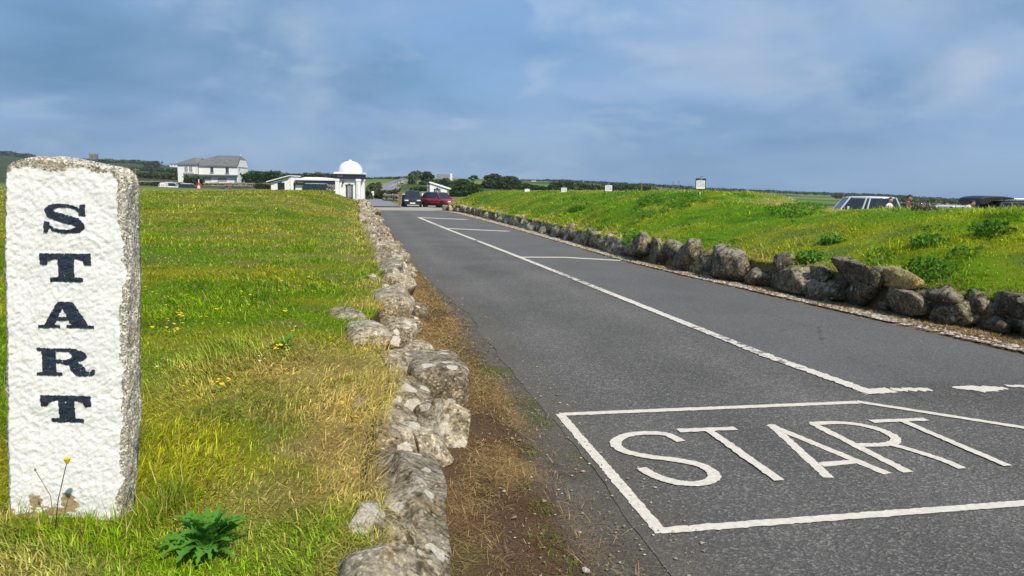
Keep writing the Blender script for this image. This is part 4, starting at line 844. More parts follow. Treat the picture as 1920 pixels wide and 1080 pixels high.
def leaf_cloud(blobs, n, size, hollow=.45, flat=0.):
    B = np.array(blobs, float); w = B[:, 3]*B[:, 4]+B[:, 4]*B[:, 5]+B[:, 3]*B[:, 5]; i = RNG.choice(len(B), n, p=w/w.sum()); d = RNG.normal(0, 1, (n, 3)); d /= np.linalg.norm(d, axis=1)[:, None]
    q = hollow+(1.0-hollow)*RNG.uniform(0, 1, n)**.6; lump = .78+.44*fb3(d*2.6+i[:, None]*9.7, 301, 3); P = B[i, :3]+d*B[i, 3:6]*(q*lump)[:, None]
    a = RNG.normal(0, 1, (n, 3)); a[:, 2] *= (1-flat); a /= np.linalg.norm(a, axis=1)[:, None]; b = np.cross(a, RNG.normal(0, 1, (n, 3))); b /= np.linalg.norm(b, axis=1)[:, None]
    s_ = size*RNG.uniform(.6, 1.3, n)[:, None]; V = np.stack([P-a*s_, P+b*s_*.55, P+a*s_, P-b*s_*.55], 1).reshape(-1, 3); return V, np.arange(n*4).reshape(n, 4)
def shrub(name, label, cat, P, blobs, n, size, mat, group=None, kind=None):
    V, Fc = leaf_cloud(blobs, n, size); o = link(name, mesh_np(name, V, Fc, False), None, mat); o.location = P
    if kind: tag(o, kind=kind)
    else: tag(o, label, cat, group)
    return o
WEEDS = [(1858, 440, .30, .16, 'dark dock clump high on the bank below the parked dark estate'), (1738, 518, .34, .2, 'rough dark tussock spilling over the boulder wall beside the ochre stone'), (1190, 455, .34, .24, 'ivy dark clump hanging over the wall beside the tall tilted slab'), (1740, 458, .26, .12, 'low dock clump midway up the bank below the man in maroon'), (1520, 488, .25, .12, 'tuft of coarse green grass above the flat capstone'), (1085, 394, .30, .14, 'small dark weed clump low on the bank under the second white sign'), (1220, 382, .45, .2, 'weed clump near the crest between two white signs'), (1560, 455, .22, .1, 'weed tuft below the pale parked off roader')]
for (px, py, r, h, lab) in WEEDS:
    P = ray_bank(px, py); shrub('weed_clump', lab, 'weed', P, [(0, 0, h*.4, r, r, h)], 520, .036, M['leafbright'], 'weed clumps on the bank')  # low weed clumps built from loose leaf cards, not bushes
blb = []
for (x0, y0, x1, y1, k) in [(1440, 380, 1540, 408, 30), (1290, 362, 1330, 378, 8), (1240, 372, 1300, 398, 22), (1190, 400, 1250, 420, 12), (1000, 372, 1160, 400, 16), (1560, 420, 1900, 500, 8), (1250, 400, 1500, 470, 6)]:
    for _ in range(k):
        P = ray_bank(random.uniform(x0, x1), random.uniform(y0, y1)); r = random.uniform(.08, .2); blb.append((P[0], P[1], P[2]+.03, r*1.3, r*1.3, r*.6))
V, Fc = leaf_cloud(blb, 5200, .032); o = link('weeds', mesh_np('weeds', V, Fc, False), None, M['leafbright']); tag(o, kind='stuff')
# loose things on the near verge
def loose(label, px, py, sz, mat, seed):
    P = gnd(px, py, 0); me = rock_mesh(seed, (sz, sz*.8, sz*.7), 3, .7, 8, .15, .05); o = link('loose_stone', me, None, mat); o.location = (P[0], P[1], sz*.28); tag(o, label, 'stone')
loose('dark grey loose stone lying on the dirt edge of the lane', 1020, 943, .035, M['darkrock'], 501); loose('pale loose stone at the near end of a dry stalk', 1098, 1074, .04, M['granite'], 502); loose('smooth pale pebble on dry straw under the wall', 848, 829, .03, M['granite'], 503); loose('small pale pebble among rusty straw further along the lane', 887, 751, .028, M['granite'], 504)
a = gnd(1042, 1024); b = gnd(1108, 1078); m_ = (a+b)/2
st = MB().tube([(*(a[:2]-a[:2]), .012), (*(m_[:2]-a[:2]+np.array([.012, 0])), .016), (*(b[:2]-a[:2]), .010)], [.0035, .003, .002], 6).build('dry_stalk', M['tanrock'], None, True); st.location = (a[0], a[1], 0); tag(st, 'long dry stalk lying on the edge of the tarmac', 'stalk')
# ================================================================== buildings
class Site:
    def __init__(s, name, label, cat, px0, py0, Y, group=None, rz=0.):
        s.Y = Y; P = at(px0, py0, Y); s.P = P; s.t = thing(name, label, cat, P, rz, group)
    def x(s, px, py=345): return float(at(px, py, s.Y)[0]-s.P[0])
    def z(s, py, px=None):
        px = px if px is not None else 960+(s.P[0])*F/s.Y; return float(at(px, py, s.Y)[2]-s.P[2])
    def box(s, x0, x1, y0, y1, py0, py1, pxc=None):           # px range, depth range (m), py top, py bottom
        c = (x0+x1)/2; return (s.x(x0), s.x(x1), y0, y1, s.z(py1, c), s.z(py0, c))
def window(site, name, x0, x1, y0, y1, depth, rows=2, cols=2, frame=None, pane=None, fw=.07, parent=None, sill=True):
    a0, a1, _, _, z0, z1 = site.box(x0, x1, 0, 0, y0, y1); frame = frame or M['white']; pane = pane or M['glass']
    f = MB(); f.box(a0, a0+fw, depth-.05, depth+.06, z0, z1).box(a1-fw, a1, depth-.05, depth+.06, z0, z1).box(a0+fw, a1-fw, depth-.05, depth+.06, z0, z0+fw).box(a0+fw, a1-fw, depth-.05, depth+.06, z1-fw, z1)
    W = a1-a0-2*fw; H = z1-z0-2*fw; g = .035
    for i in range(1, cols): x = a0+fw+W*i/cols; f.box(x-g/2, x+g/2, depth-.03, depth+.05, z0+fw, z1-fw)
    for j in range(1, rows):
        z = z0+fw+H*j/rows
        for i in range(cols): f.box(a0+fw+W*i/cols+g/2, a0+fw+W*(i+1)/cols-g/2, depth-.028, depth+.048, z-g/2, z+g/2)
    o = f.build(name, frame, parent or site.t)
    for i in range(cols):
        for j in range(rows): MB().box(a0+fw+W*i/cols+g/2+.002, a0+fw+W*(i+1)/cols-g/2-.002, depth+.01, depth+.03, z0+fw+H*j/rows+g/2+.002, z0+fw+H*(j+1)/rows-g/2-.002).build('pane', pane, o)
    if sill: MB().box(a0-.15, a1+.15, depth-.16, depth-.052, z0-.16, z0-.02).build('sill', M['sash'], o)
    return o
def courses(mat_, parent, quad, n, th=.05, name='slate'):
    # roof slope as overlapping courses; quad = eave-left, eave-right, ridge-right, ridge-left
    q = [np.array(p, float) for p in quad]; nrm = np.cross(q[1]-q[0], q[3]-q[0]); nrm /= np.linalg.norm(nrm); nrm = nrm if nrm[2] > 0 else -nrm; m = MB()
    for i in range(n):
        t0, t1 = i/n, min(1, (i+1.12)/n); a = q[0]+(q[3]-q[0])*t0; b = q[1]+(q[2]-q[1])*t0; c = q[1]+(q[2]-q[1])*t1; d = q[0]+(q[3]-q[0])*t1; hi, lo = nrm*th, nrm*.006
        P = [a+hi, b+hi, c+lo, d+lo, a-nrm*.02, b-nrm*.02, c-nrm*.03, d-nrm*.03]; m.add(P, [(0, 1, 2, 3), (7, 6, 5, 4), (0, 4, 5, 1), (1, 5, 6, 2), (2, 6, 7, 3), (3, 7, 4, 0)])
    return m.build(name, mat_, parent)
def white_house():
    s = Site('white_house', 'large white rendered house with grey hipped slate roof on the rise', 'house', 400, 345, 217)
    x0, x1 = s.x(352), s.x(446.5); ze, zr = s.z(310.6), s.z(290.6); D = 8.2; zb = s.z(350)
    MB().box(x0, x1, 0, D, zb, ze).build('wall', M['render'], s.t)
    ym = D/2; xr0, xr1 = s.x(401), s.x(443.5); o_ = .35
    zc = ze+(zr-ze)*.62
    roof = MB().add([(x0-o_, -o_, ze), (x1+.15, -o_, ze), (x1+.15, D+o_, ze), (x0-o_, D+o_, ze), (xr0, ym, zr), (xr1, ym, zr), (x1+.15, ym*.38-o_*.6, zc), (x1+.15, D-ym*.38+o_*.6, zc)], [(0, 1, 6, 5, 4), (4, 5, 7, 2, 3), (0, 4, 3), (6, 7, 5), (1, 2, 7, 6), (3, 2, 1, 0)]).build('roof', M['slate'], s.t)
    courses(M['slate'], roof, [(x0-o_+.1, -o_-.02, ze+.03), (x1+.05, -o_-.02, ze+.03), (x1+.05, ym*.38-o_*.6, zc+.03), (x0+(xr0-x0)*.62, ym*.38-o_*.6, zc+.03)], 9)
    courses(M['slate'], roof, [(x0+(xr0-x0)*.62, ym*.38-o_*.6, zc+.03), (x1+.05, ym*.38-o_*.6, zc+.03), (xr1, ym, zr+.03), (xr0, ym, zr+.03)], 5)
    MB().add([(x1+.002, .02, ze-.3), (x1+.002, D-.02, ze-.3), (x1+.16, D-.02, ze-.3), (x1+.16, .02, ze-.3), (x1+.002, .02, ze+.02), (x1+.16, .02, ze+.02), (x1+.16, D-.02, ze+.02), (x1+.002, D-.02, ze+.02), (x1+.16, ym*.42, zc-.15), (x1+.16, D-ym*.42, zc-.15), (x1+.002, ym*.42, zc-.15), (x1+.002, D-ym*.42, zc-.15)], [(3, 2, 6, 9, 8, 5), (0, 4, 10, 11, 7, 1), (4, 5, 8, 10), (8, 9, 11, 10), (9, 6, 7, 11), (0, 3, 5, 4), (1, 7, 6, 2)]).build('gable', M['render'], s.t)
    # wing standing forward
    w0, w1 = s.x(338.8), s.x(373); wy0 = -1.6; wze = s.z(308.4); MB().box(w0, w1, wy0, 4.5, s.z(327), wze).build('wall', M['render'], s.t); MB().box(w0, s.x(348.5), wy0+.01, 4.4, zb, s.z(327)-.003).build('wall', M['render'], s.t)
    MB().box(s.x(348.5)+.01, w1-.02, 1.2, 1.5, zb, s.z(327)-.01).build('recess_wall', M['stonewall'], s.t)
    xa, za = s.x(363.5), s.z(295.8); ya = 1.6
    wr = MB().add([(w0-.5, wy0-.4, wze), (w1+.35, wy0-.4, wze), (w1+.35, 4.8, wze), (w0-.5, 4.8, wze), (xa, ya, za), (xa+1.5, ya+2, za)], [(0, 1, 4), (1, 2, 5, 4), (2, 3, 5), (3, 0, 4, 5), (3, 2, 1, 0)]).build('roof', M['slate'], s.t)
    courses(M['slate'], wr, [(w0-.4, wy0-.41, wze+.03), (w1+.25, wy0-.41, wze+.03), (xa+.05, ya, za+.03), (xa-.05, ya, za+.03)], 8)
    MB().box(w0-.52, w1+.37, wy0-.45, wy0-.36, wze-.22, wze-.002).build('gutter', M['sash'], s.t); MB().box(x0+.1, x1+.1, -o_-.06, -o_+.02, ze-.2, ze-.003).build('gutter', M['sash'], s.t)
    MB().box(s.x(373.2), s.x(374), -.12, -.02, s.z(345), ze-.25).build('downpipe', M['sash'], s.t)
    window(s, 'window', 351.2, 358.2, 311.6, 322.6, wy0-.06, 3, 2, None, M['sash'], sill=False); window(s, 'window', 359.8, 367, 311.6, 322.6, wy0-.06, 3, 2, None, M['sash'], sill=False)
    MB().box(s.x(349.5), s.x(369), wy0-.18, wy0-.01, s.z(324.8), s.z(323.6)).build('sill', M['render'], s.t)
    window(s, 'window', 395.6, 401.2, 313, 323.2, -.06, 2, 2, M['sash']); window(s, 'window', 424.2, 430, 314.2, 324.4, -.06, 2, 2, M['sash'])
    MB().box(s.x(368), s.x(446.6), -1.0, -.003, s.z(329.6), s.z(327.4)).build('porch_roof', M['slate'], s.t)
    for (a, b, c, d) in ((380, 396, 332.3, 339), (409, 425, 333.4, 340.5)):
        q = s.box(a, b, 0, 0, c, d); f = MB().box(q[0], q[1], -.12, -.003, q[5]-.35, q[5]).box(q[0], q[0]+.2, -.1, -.004, q[4], q[5]-.352).box(q[1]-.2, q[1], -.1, -.004, q[4], q[5]-.352).build('window_surround', M['sash'], s.t); MB().box(q[0]+.2, q[1]-.2, -.06, -.005, q[4], q[5]-.352).build('shutter', M['concrete'], f)
    q = s.box(440, 445, 0, 0, 335, 347); MB().box(q[0], q[1], -.08, -.004, q[4], q[5]).build('door', M['sash'], s.t)
    X = x1+.165
    for (y0_, y1_, a, b, nm, mt) in ((2.6, 3.4, 316, 328, 'window', M['render']), (2.6, 3.5, 333, 341, 'door', M['navy']), (1.0, 1.3, 314, 317, 'vent', M['sash'])): MB().box(X, X+.08, y0_, y1_, s.z(b), s.z(a)).build(nm, mt, s.t)
    MB().tube([(xr1, ym, zr), (xr1, ym, zr+.45)], .12, 8).build('finial', M['white'], s.t)
white_house()
def kiosk():
    s = Site('domed_kiosk', 'white domed kiosk with navy band and corner piers beside the lane', 'kiosk', 657, 378, 94)
    x0, x1 = s.x(628.4), s.x(675.2); xc = (x0+x1)/2; hw = (x1-x0)/2; zb = -.3; ztop = s.z(335.4); D = 2*hw+.35; pw = .48
    yc = hw
    for (sx, sy) in ((-1, -1), (1, -1), (-1, 1), (1, 1)):
        cx = xc+sx*(hw-pw/2); cy = yc+sy*(hw-pw/2); p = MB().box(cx-pw/2, cx+pw/2, cy-pw/2, cy+pw/2, zb, ztop-.30).build('pier', M['render'], s.t, bevel=.02); MB().box(cx-pw/2-.05, cx+pw/2+.05, cy-pw/2-.05, cy+pw/2+.05, ztop-.298, ztop-.003).build('capital', M['render'], p, bevel=.02); MB().box(cx-pw/2-.04, cx+pw/2+.04, cy-pw/2-.04, cy+pw/2+.04, zb, zb+.35).build('plinth', M['render'], p)
    R = hw-.42
    prof = [(R, zb), (R, ztop-.004)]; MB().lathe(prof, 40, (xc, yc, 0)).build('drum_wall', M['render'], s.t, False)
    MB().box(xc-1.03, xc+1.03, .34, 1.0, zb, ztop-.006).build('front_wall', M['render'], s.t)
    z0, z1 = ztop, s.z(326.4); e = .04; MB().box(x0-e, x1+e, -e, D+e, z0, z1).build('fascia_band', M['navy'], s.t)
    MB().box(x0-.16, x1+.16, -.16, D+.16, z1+.003, z1+.13).build('cornice', M['render'], s.t); MB().box(x0-.10, x1+.10, -.10, D+.10, z1+.133, s.z(322.6)).build('parapet', M['render'], s.t, bevel=.02)
    zd = s.z(322.6)+.003; Rd = s.x(680.2)-s.x(657.5); hd = s.z(301)-zd
    pr = [(Rd, zd), (Rd, zd+.12)]+[(Rd*math.cos(a), zd+.12+(hd-.12)*math.sin(a)) for a in np.linspace(.05, 1.45, 16)]; MB().lathe(pr, 48, (xc, yc+.15, 0)).build('dome', M['render'], s.t, True)
    MB().lathe([(.19, zd+hd-.08), (.19, zd+hd+.06), (.13, zd+hd+.12), (.06, zd+hd+.15)], 16, (xc, yc+.15, 0)).build('finial', M['render'], s.t, True)
    q = s.box(647.8, 660.4, 0, 0, 347.2, 378); f = MB().box(q[0], q[0]+.11, .26, .335, q[4], q[5]).box(q[1]-.11, q[1], .26, .335, q[4], q[5]).box(q[0]-.06, q[1]+.06, .24, .334, q[5]+.002, q[5]+.10).box((q[0]+q[1])/2-.1, (q[0]+q[1])/2+.1, .235, .333, q[5]+.102, q[5]+.2).box(q[0]+.112, q[1]-.112, .27, .333, q[4], q[4]+.5).build('door', M['navy'], s.t)
    w = (q[1]-q[0]-.22)/3; h = (q[5]-q[4]-.5)/4
    for i in range(3):
        for j in range(4): MB().box(q[0]+.11+w*i+.025, q[0]+.11+w*(i+1)-.025, .29, .32, q[4]+.5+h*j+.025, q[4]+.5+h*(j+1)-.025).build('pane', M['sash'], f)
    for i in range(5): MB().box(x0+.35+i*.13, x0+.42+i*.13, -e-.012, -e-.002, z0+.28-(i % 2)*.05, z0+.40-(i % 3)*.04).build('lettering', M['sash'], s.t)
    MB().tube([(x0+.95, .33, ztop-.28), (x0+.95, .10, ztop-.2), (x0+.95, .05, ztop-.4)], .035, 8).lathe([(.05, ztop-.62), (.12, ztop-.58), (.12, ztop-.40), (.04, ztop-.36)], 12, (x0+.95, .05, 0)).build('lantern', M['black'], s.t)
    MB().tube([(x1-.22, -.05, zb), (x1-.22, -.05, ztop-.35)], .04, 8).build('downpipe', M['render'], s.t)
kiosk()
def long_building():
    s = Site('low_white_building', 'long low white building with navy fascia and sloped roof end', 'building', 560, 355, 140)
    zb = s.z(362); xl, xm = s.x(508), s.x(542.5); zl, zm = s.z(342.6), s.z(332.2)
    MB().prism([(xl, zb), (xm, zb), (xm, zm), (xl, zl)], 0, 7).build('wall', M['render'], s.t)
    n = np.array((zl-zm, xm-xl)); n /= np.hypot(*n); t = .28
    MB().prism([(xl-.55, zl-.17), (xm+.1, zm+.02), (xm+.1+n[0]*t*.55, zm+n[1]*t*.55), (xl-.55+n[0]*t*.55, zl-.17+n[1]*t*.55)], -.5, 7.3).build('roof_edge', M['navy'], s.t)
    MB().prism([(xl-.7, zl-.17+t*.58), (xm+.1, zm+t*.58), (xm+.1, zm+t*1.15), (xl-.7, zl-.17+t*1.15)], -.55, 7.35).build('roof', M['render'], s.t)
    xe = s.x(629); zt = s.z(335.6); MB().box(xm+.012, xe, 1.0, 8, zb, zt).build('wall', M['render'], s.t)
    q = s.box(552.5, 629, 0, 0, 338.2, 347.2); MB().box(q[0], q[1], .55, .996, q[4], q[5]).build('fascia_board', M['navy'], s.t); MB().box(q[0]-.1, q[1]+.3, .4, 8.1, q[5]+.003, q[5]+.36).build('roof', M['render'], s.t)
    MB().prism([(s.x(560), q[5]+.363), (s.x(625), q[5]+.363), (s.x(596), q[5]+.58), (s.x(570), q[5]+.58)], 1.0, 6).build('roof_hump', M['render'], s.t)
    window(s, 'window', 521, 533.6, 342.2, 356, -.06, 3, 3, M['navy'], M['glass'], sill=False); c = s.x(527.3); MB().box(c-.12, c+.12, -.1, -.01, s.z(341.6), s.z(340.4)).build('keystone', M['navy'], s.t)
    window(s, 'window', 548, 550.6, 344, 356, .94, 3, 1, M['navy'], M['glass'], sill=False); c = s.x(549.3); MB().lathe([(.05, s.z(344.5)), (.14, s.z(343.8)), (.14, s.z(342.6)), (.05, s.z(342))], 10, (c, .8, 0)).build('lantern', M['black'], s.t)
    for i in range(6): MB().box(q[0]+.3+i*.2, q[0]+.42+i*.2, .53, .547, q[5]-.42-(i % 2)*.06, q[5]-.28).build('lettering', M['sash'], s.t)
long_building()
def hut():
    s = Site('ticket_hut', 'small white hut with one sloping roof behind the red car', 'hut', 820, 373, 118)
    x0, x1 = s.x(806), s.x(838.4); zb = -.2; z0, z1 = s.z(344.4), s.z(354.8); D = 3.2
    MB().prism([(x0, zb), (x1, zb), (x1, z1), (x0, z0)], 0, D).build('wall', M['render'], s.t); MB().box(s.x(800.2), x0-.004, .5, D, zb, s.z(347)).build('side_wall', M['render'], s.t)
    MB().prism([(x0-.02, z0+.003), (x1+.3, z1-.09), (x1+.3, z1+.0), (x0-.02, z0+.10)], -.12, D+.2).build('roof_edge', M['navy'], s.t); MB().prism([(x0-.12, z0+.104), (x1+.35, z1+.004), (x1+.35, z1+.16), (x0-.12, z0+.27)], -.16, D+.25).build('roof', M['render'], s.t)
    w = window(s, 'window', 814, 826, 354, 366, -.06, 2, 3, M['navy'], M['sash'], sill=False); c = s.x(820); MB().box(c-.16, c+.16, -.12, -.02, s.z(353.6), s.z(352.2)).build('keystone', M['navy'], s.t); MB().box(c-.08, c+.1, -.075, -.062, s.z(361), s.z(359)).build('notice', M['white'], s.t)
    MB().box(s.x(801), s.x(803.4), .42, .497, s.z(370), s.z(350)).build('door', M['sash'], s.t)
    s = Site('booth', 'small pale booth with dark window between the two parked cars', 'booth', 796, 377, 100)
    MB().box(s.x(791), s.x(800), 0, 1.2, -.3, s.z(360.5)).build('wall', M['render'], s.t); MB().box(s.x(790.6), s.x(800.6), -.1, 1.3, s.z(360.5)+.002, s.z(359.4)).build('roof', M['concrete'], s.t); window(s, 'window', 794, 799, 363, 369, -.05, 1, 1, M['sash'], M['glass'], sill=False)
hut()
def cottage(name, label, cat, px, py, Y, w, h, roofh, wallm, roofm, chim=(), D=6., gable=False, win=2, group=None):
    s = Site(name, label, cat, px, py, Y, group); k = Y/F; hw = w*k/2; H = h*k; R = roofh*k; D = min(D, max(2.5, w*k*.7))
    if gable:
        MB().prism([(-hw, -2), (hw, -2), (hw, H), (0, H+R), (-hw, H)], 0, D).build('wall', wallm, s.t)
        for sg in (-1, 1): MB().prism([(sg*hw*1.08, H-.1), (0, H+R+.05), (0, H+R+.4), (sg*hw*1.12, H+.25)][::sg], -.3, D+.3).build('roof', roofm, s.t)
    else:
        MB().box(-hw, hw, 0, D, -2, H).build('wall', wallm, s.t); MB().add([(-hw-.2, -.3, H), (hw+.2, -.3, H), (hw+.2, D+.3, H), (-hw-.2, D+.3, H), (-hw-.1, D/2, H+R), (hw+.1, D/2, H+R)], [(0, 1, 5, 4), (2, 3, 4, 5), (1, 2, 5), (3, 0, 4), (3, 2, 1, 0)]).build('roof', roofm, s.t)
    for i in range(win):
        x = -hw+2*hw*(i+.7)/(win+.4); ww = .5; MB().box(x-ww, x+ww, -.06, -.003, H*.35, H*.75).build('window', M['glass'], s.t)
    for (cx, cw, ch) in chim: MB().box(cx*hw-cw*k/2, cx*hw+cw*k/2, D/2-.5, D/2+.5, H+.1, H+R+ch*k).build('chimney', M['stonewall'] if wallm is not M['render'] else M['render'], s.t)
    return s.t
cottage('farmhouse', 'grey slate roofed farmhouse above the dark trees', 'house', 831, 345, 330, 25, 7, 11, M['stonewall'], M['slate'], (), 8)
s = Site('gable_chimney', 'tall white chimney gable beside the grey farmhouse roof', 'chimney', 846, 348, 326); MB().box(s.x(844), s.x(847.6), 0, 1.2, -3, s.z(325)).build('stack', M['render'], s.t); MB().tube([(s.x(845.8), .6, s.z(325)-.01), (s.x(845.8), .6, s.z(322.8))], .25, 8).build('chimney_pot', M['stonewall'], s.t)
cottage('white_cottage', 'white cottage half hidden by dark trees below the farmhouse', 'house', 865, 349, 260, 20, 6, 3, M['render'], M['slate'], (), 5); cottage('white_gable', 'narrow white gable among the trees beside the white cottage', 'house', 873, 349, 255, 6, 6, 2, M['render'], M['render'], (), 3, win=0)
cottage('cottage', 'grey stone cottage with two chimneys above the long white building', 'house', 597, 334, 420, 17, 4, 7, M['stonewall'], M['slate'], ((-.75, 2.4, 2), (.3, 2.4, 1)), 9, True, 1)
cottage('cottage', 'low grey roofed cottage beside the sloped white roof end', 'house', 545, 334, 440, 26, 4, 5, M['stonewall'], M['slate'], ((-.8, 2, 2),), 9, False, 1)
cottage('cottage', 'dark slate cottage between the two stone cottages on the skyline', 'house', 570, 334, 460, 22, 3, 5, M['stonewall'], M['slate'], (), 8, False, 0)
cottage('far_cottage', 'distant white cottage on the hill near the church side', 'house', 325, 312, 700, 14, 3.5, 3, M['render'], M['slate'], ((.8, 1.5, .5),), 8); cottage('far_cottage', 'tiny pale cottage left of the distant white cottage', 'house', 309, 313, 720, 7, 2, 2, M['stonewall'], M['slate'], (), 6, win=0)
cottage('far_farmhouse', 'ruined looking stone farmhouse on the hill beside the church tower', 'house', 124, 300, 900, 18, 2.5, 4, M['stonewall'], M['slate'], ((.3, 1.6, 1.2),), 10, win=2); cottage('far_farmhouse', 'low dark roofed farm on the hill behind the utility poles', 'house', 270, 309, 860, 12, 2.5, 3, M['stonewall'], M['slate'], ((-.6, 1.2, 1),), 8, win=1)
for (px, py, w, h, lab) in ((1000.5, 343, 9, 4.5, 'pale farm building pair beyond the tree clump'), (1022.5, 345, 5, 4, 'small pale shed beyond the tree clump'), (1024, 349, 5, 2.6, 'tiny white shed below the pale shed'), (515, 331, 9, 2, 'pale cottage on the far slope behind the low white building'), (700, 338, 7, 1.6, 'far pale barn on the field crest behind the kiosk')):
    cottage('far_shed', lab, 'shed', px, py, 480, w, h, 1.2, M['render'], M['slate'], (), 5, win=0)
def church():
    s = Site('church_tower', 'square stone church tower with corner pinnacles on the skyline', 'church tower', 173, 301, 950); k = 950/F; w = 11.2*k/2
    MB().box(-w, w, 0, 2*w, -3, 11.5*k).build('tower', M['stonewall'], s.t); MB().box(-w-.25, w+.25, -.25, 2*w+.25, 9.2*k, 9.6*k).build('string_course', M['stonewall'], s.t)
    for i in range(5): x = -w+2*w*(i+.5)/5; MB().box(x-w/8, x+w/8, 0, .8, 11.5*k+.01, 12.3*k).build('battlement', M['stonewall'], s.t)
    for (sx, sy) in ((-1, 0), (1, 0), (-1, 1), (1, 1)): MB().lathe([(.8, 11.5*k), (.7, 13*k), (.15, 15*k)], 8, (sx*(w-.5), .5+sy*(2*w-1), 0)).build('pinnacle', M['stonewall'], s.t)
    MB().box(-.7, .7, -.1, -.01, 5*k, 8*k).build('belfry_window', M['black'], s.t)
church()
# ================================================================== field walls and hedges
def rubble_wall(label, P0, h, th, n, tall=1.0, name='field_wall'):
    t = thing(name, label, 'wall', P0[0]); tot = sum(np.linalg.norm(np.array(b)-np.array(a)) for a, b in zip(P0[:-1], P0[1:])); rows = max(2, int(h/.42))
    vs_ = [rock_mesh(600+i, (th, .8, .5), 2, .6, 6, .14, .05) for i in range(5)]
    for v_ in vs_: v_.materials.append(M['stonewall'])
    for a, b in zip(P0[:-1], P0[1:]):
        a = np.array(a); b = np.array(b); L_ = np.linalg.norm(b-a); k = max(2, int(n*L_/tot)); yw = math.atan2(-(b-a)[0], (b-a)[1])
        for i in range(k):
            for r in range(rows):
                f = (i+.5+(r % 2)*.4)/k; p = a+(b-a)*f; o = bpy.data.objects.new('stone', random.choice(vs_)); col.objects.link(o); o.parent = t
                o.location = Vector((p[0], p[1], p[2]+h*(r+.45)/rows))-t.location; o.rotation_euler = (random.uniform(-.15, .15), random.uniform(-.15, .15), yw+random.uniform(-.2, .2)); o.scale = (1, L_/k/.8*1.25, h/rows/.5*random.uniform(1.05, 1.4))
    return t
rubble_wall('long rough field wall below the white house', [at(252, 347, 190), at(300, 348, 190), at(345, 350, 188), at(400, 351, 185), at(455, 351, 184), at(512, 352, 183)], 1.15, .9, 62)
rubble_wall('short rubble wall end standing against the domed kiosk', [at(612.5, 360, 101), at(627, 362, 101)], 1.15, .6, 4)
rubble_wall('stone wall beside the wooden gate post past the lane', [at(718, 376, 104), at(733, 377, 103), at(747, 378, 102)], 1.0, .7, 9)
rubble_wall('low stone wall between the dark car and the white hut', [at(770, 377, 125), at(799, 376, 125)], 1.2, .7, 8)
def hedge(label, pts, Y, h, th, n, size, mat, cat='hedge', name='hedge'):
    Q = [at(px, py, Y if not isinstance(Y, (list, tuple)) else Y[i]) for i, (px, py) in enumerate(pts)]; seg = [np.linalg.norm(b-a) for a, b in zip(Q[:-1], Q[1:])]; c = np.concatenate([[0], np.cumsum(seg)]); t = RNG.uniform(0, c[-1], n); Q = np.array(Q)
    P = np.stack([np.interp(t, c, Q[:, k]) for k in range(3)], 1); hh = h*(.62+.7*fb2(t/ max(h, .5)*.7, t*0+Q[0, 0], 311, 4)); P[:, 2] += hh*RNG.uniform(0, 1, n)**.75-.15; P[:, 1] += RNG.uniform(-th, th, n)*.5; P[:, 0] += RNG.uniform(-th, th, n)*.2
    a = RNG.normal(0, 1, (n, 3)); a /= np.linalg.norm(a, axis=1)[:, None]; b = np.cross(a, RNG.normal(0, 1, (n, 3))); b /= np.linalg.norm(b, axis=1)[:, None]; s_ = size*RNG.uniform(.6, 1.3, n)[:, None]
    V = np.stack([P-a*s_, P+b*s_*.6, P+a*s_, P-b*s_*.6], 1).reshape(-1, 3); o0 = Q[0]
    o = link(name, mesh_np(name, V-o0, np.arange(n*4).reshape(n, 4), False), None, mat); o.location = o0; tag(o, label, cat); return o
D_, Mi, Ol = M['leafdark'], M['leafmid'], M['leafolive']
hedge('mid green clipped hedge running behind the small white hut', [(770, 364), (805, 363), (838, 362), (900, 361)], 150, 1.5, 2, 3000, .28, Mi); hedge('green hedge at the foot of the big dark tree clump', [(838, 368), (880, 367), (905, 365)], 132, 1.0, 1.5, 1300, .22, Mi)
hedge('dark hedge dividing the bright green field', [(1030, 356), (1085, 357), (1140, 358), (1200, 361), (1230, 363)], 230, 2.2, 2.5, 2600, .4, D_); hedge('dark scrub hedge between kiosk and hill road', [(690, 372), (705, 366), (712, 358)], [110, 140, 170], 2.0, 2, 1800, .28, D_)
hedge('rough bramble bank along the lane past the kiosk', [(704, 371), (716, 372), (735, 371), (746, 370)], [125, 118, 112, 110], 1.3, 2, 2200, .24, Ol); hedge('dark hedge beside the foot of the hill road', [(700, 359), (722, 357), (738, 353), (752, 346), (768, 339)], [200, 215, 240, 290, 345], 1.5, 3, 2200, .35, D_)
hedge('dark hedge on the far side of the hill road', [(772, 352), (776, 346), (780, 341), (786, 339)], [220, 270, 310, 345], 4, 4, 2600, .5, D_)
hedge('long dark hedge along the far field crest behind the kiosk', [(560, 335), (620, 337), (690, 338), (745, 337), (765, 336)], 430, 1.7, 4, 2600, .6, D_); hedge('far hedge line on the crest beyond the tree clump', [(975, 341), (1050, 342), (1120, 345), (1200, 349), (1300, 355)], 520, 2.0, 4, 3400, .6, D_)
hedge('far low hedge under the white sign toward the car park', [(1300, 356), (1400, 360), (1500, 364), (1600, 367), (1700, 371)], 560, 2.0, 4, 3800, .6, D_); hedge('far hedge above the car park at the end of the view', [(1640, 370), (1750, 375), (1850, 379), (1960, 382)], 560, 2.0, 4, 2800, .6, D_)
hedge('far pale green hedge band above the parked cars', [(1560, 372), (1700, 379), (1800, 383), (1900, 386)], 330, 1.6, 3, 2200, .5, Ol); hedge('near scrub below the hill behind the utility poles', [(240, 336), (300, 338), (340, 338)], 260, 2.4, 4, 2600, .5, Ol)
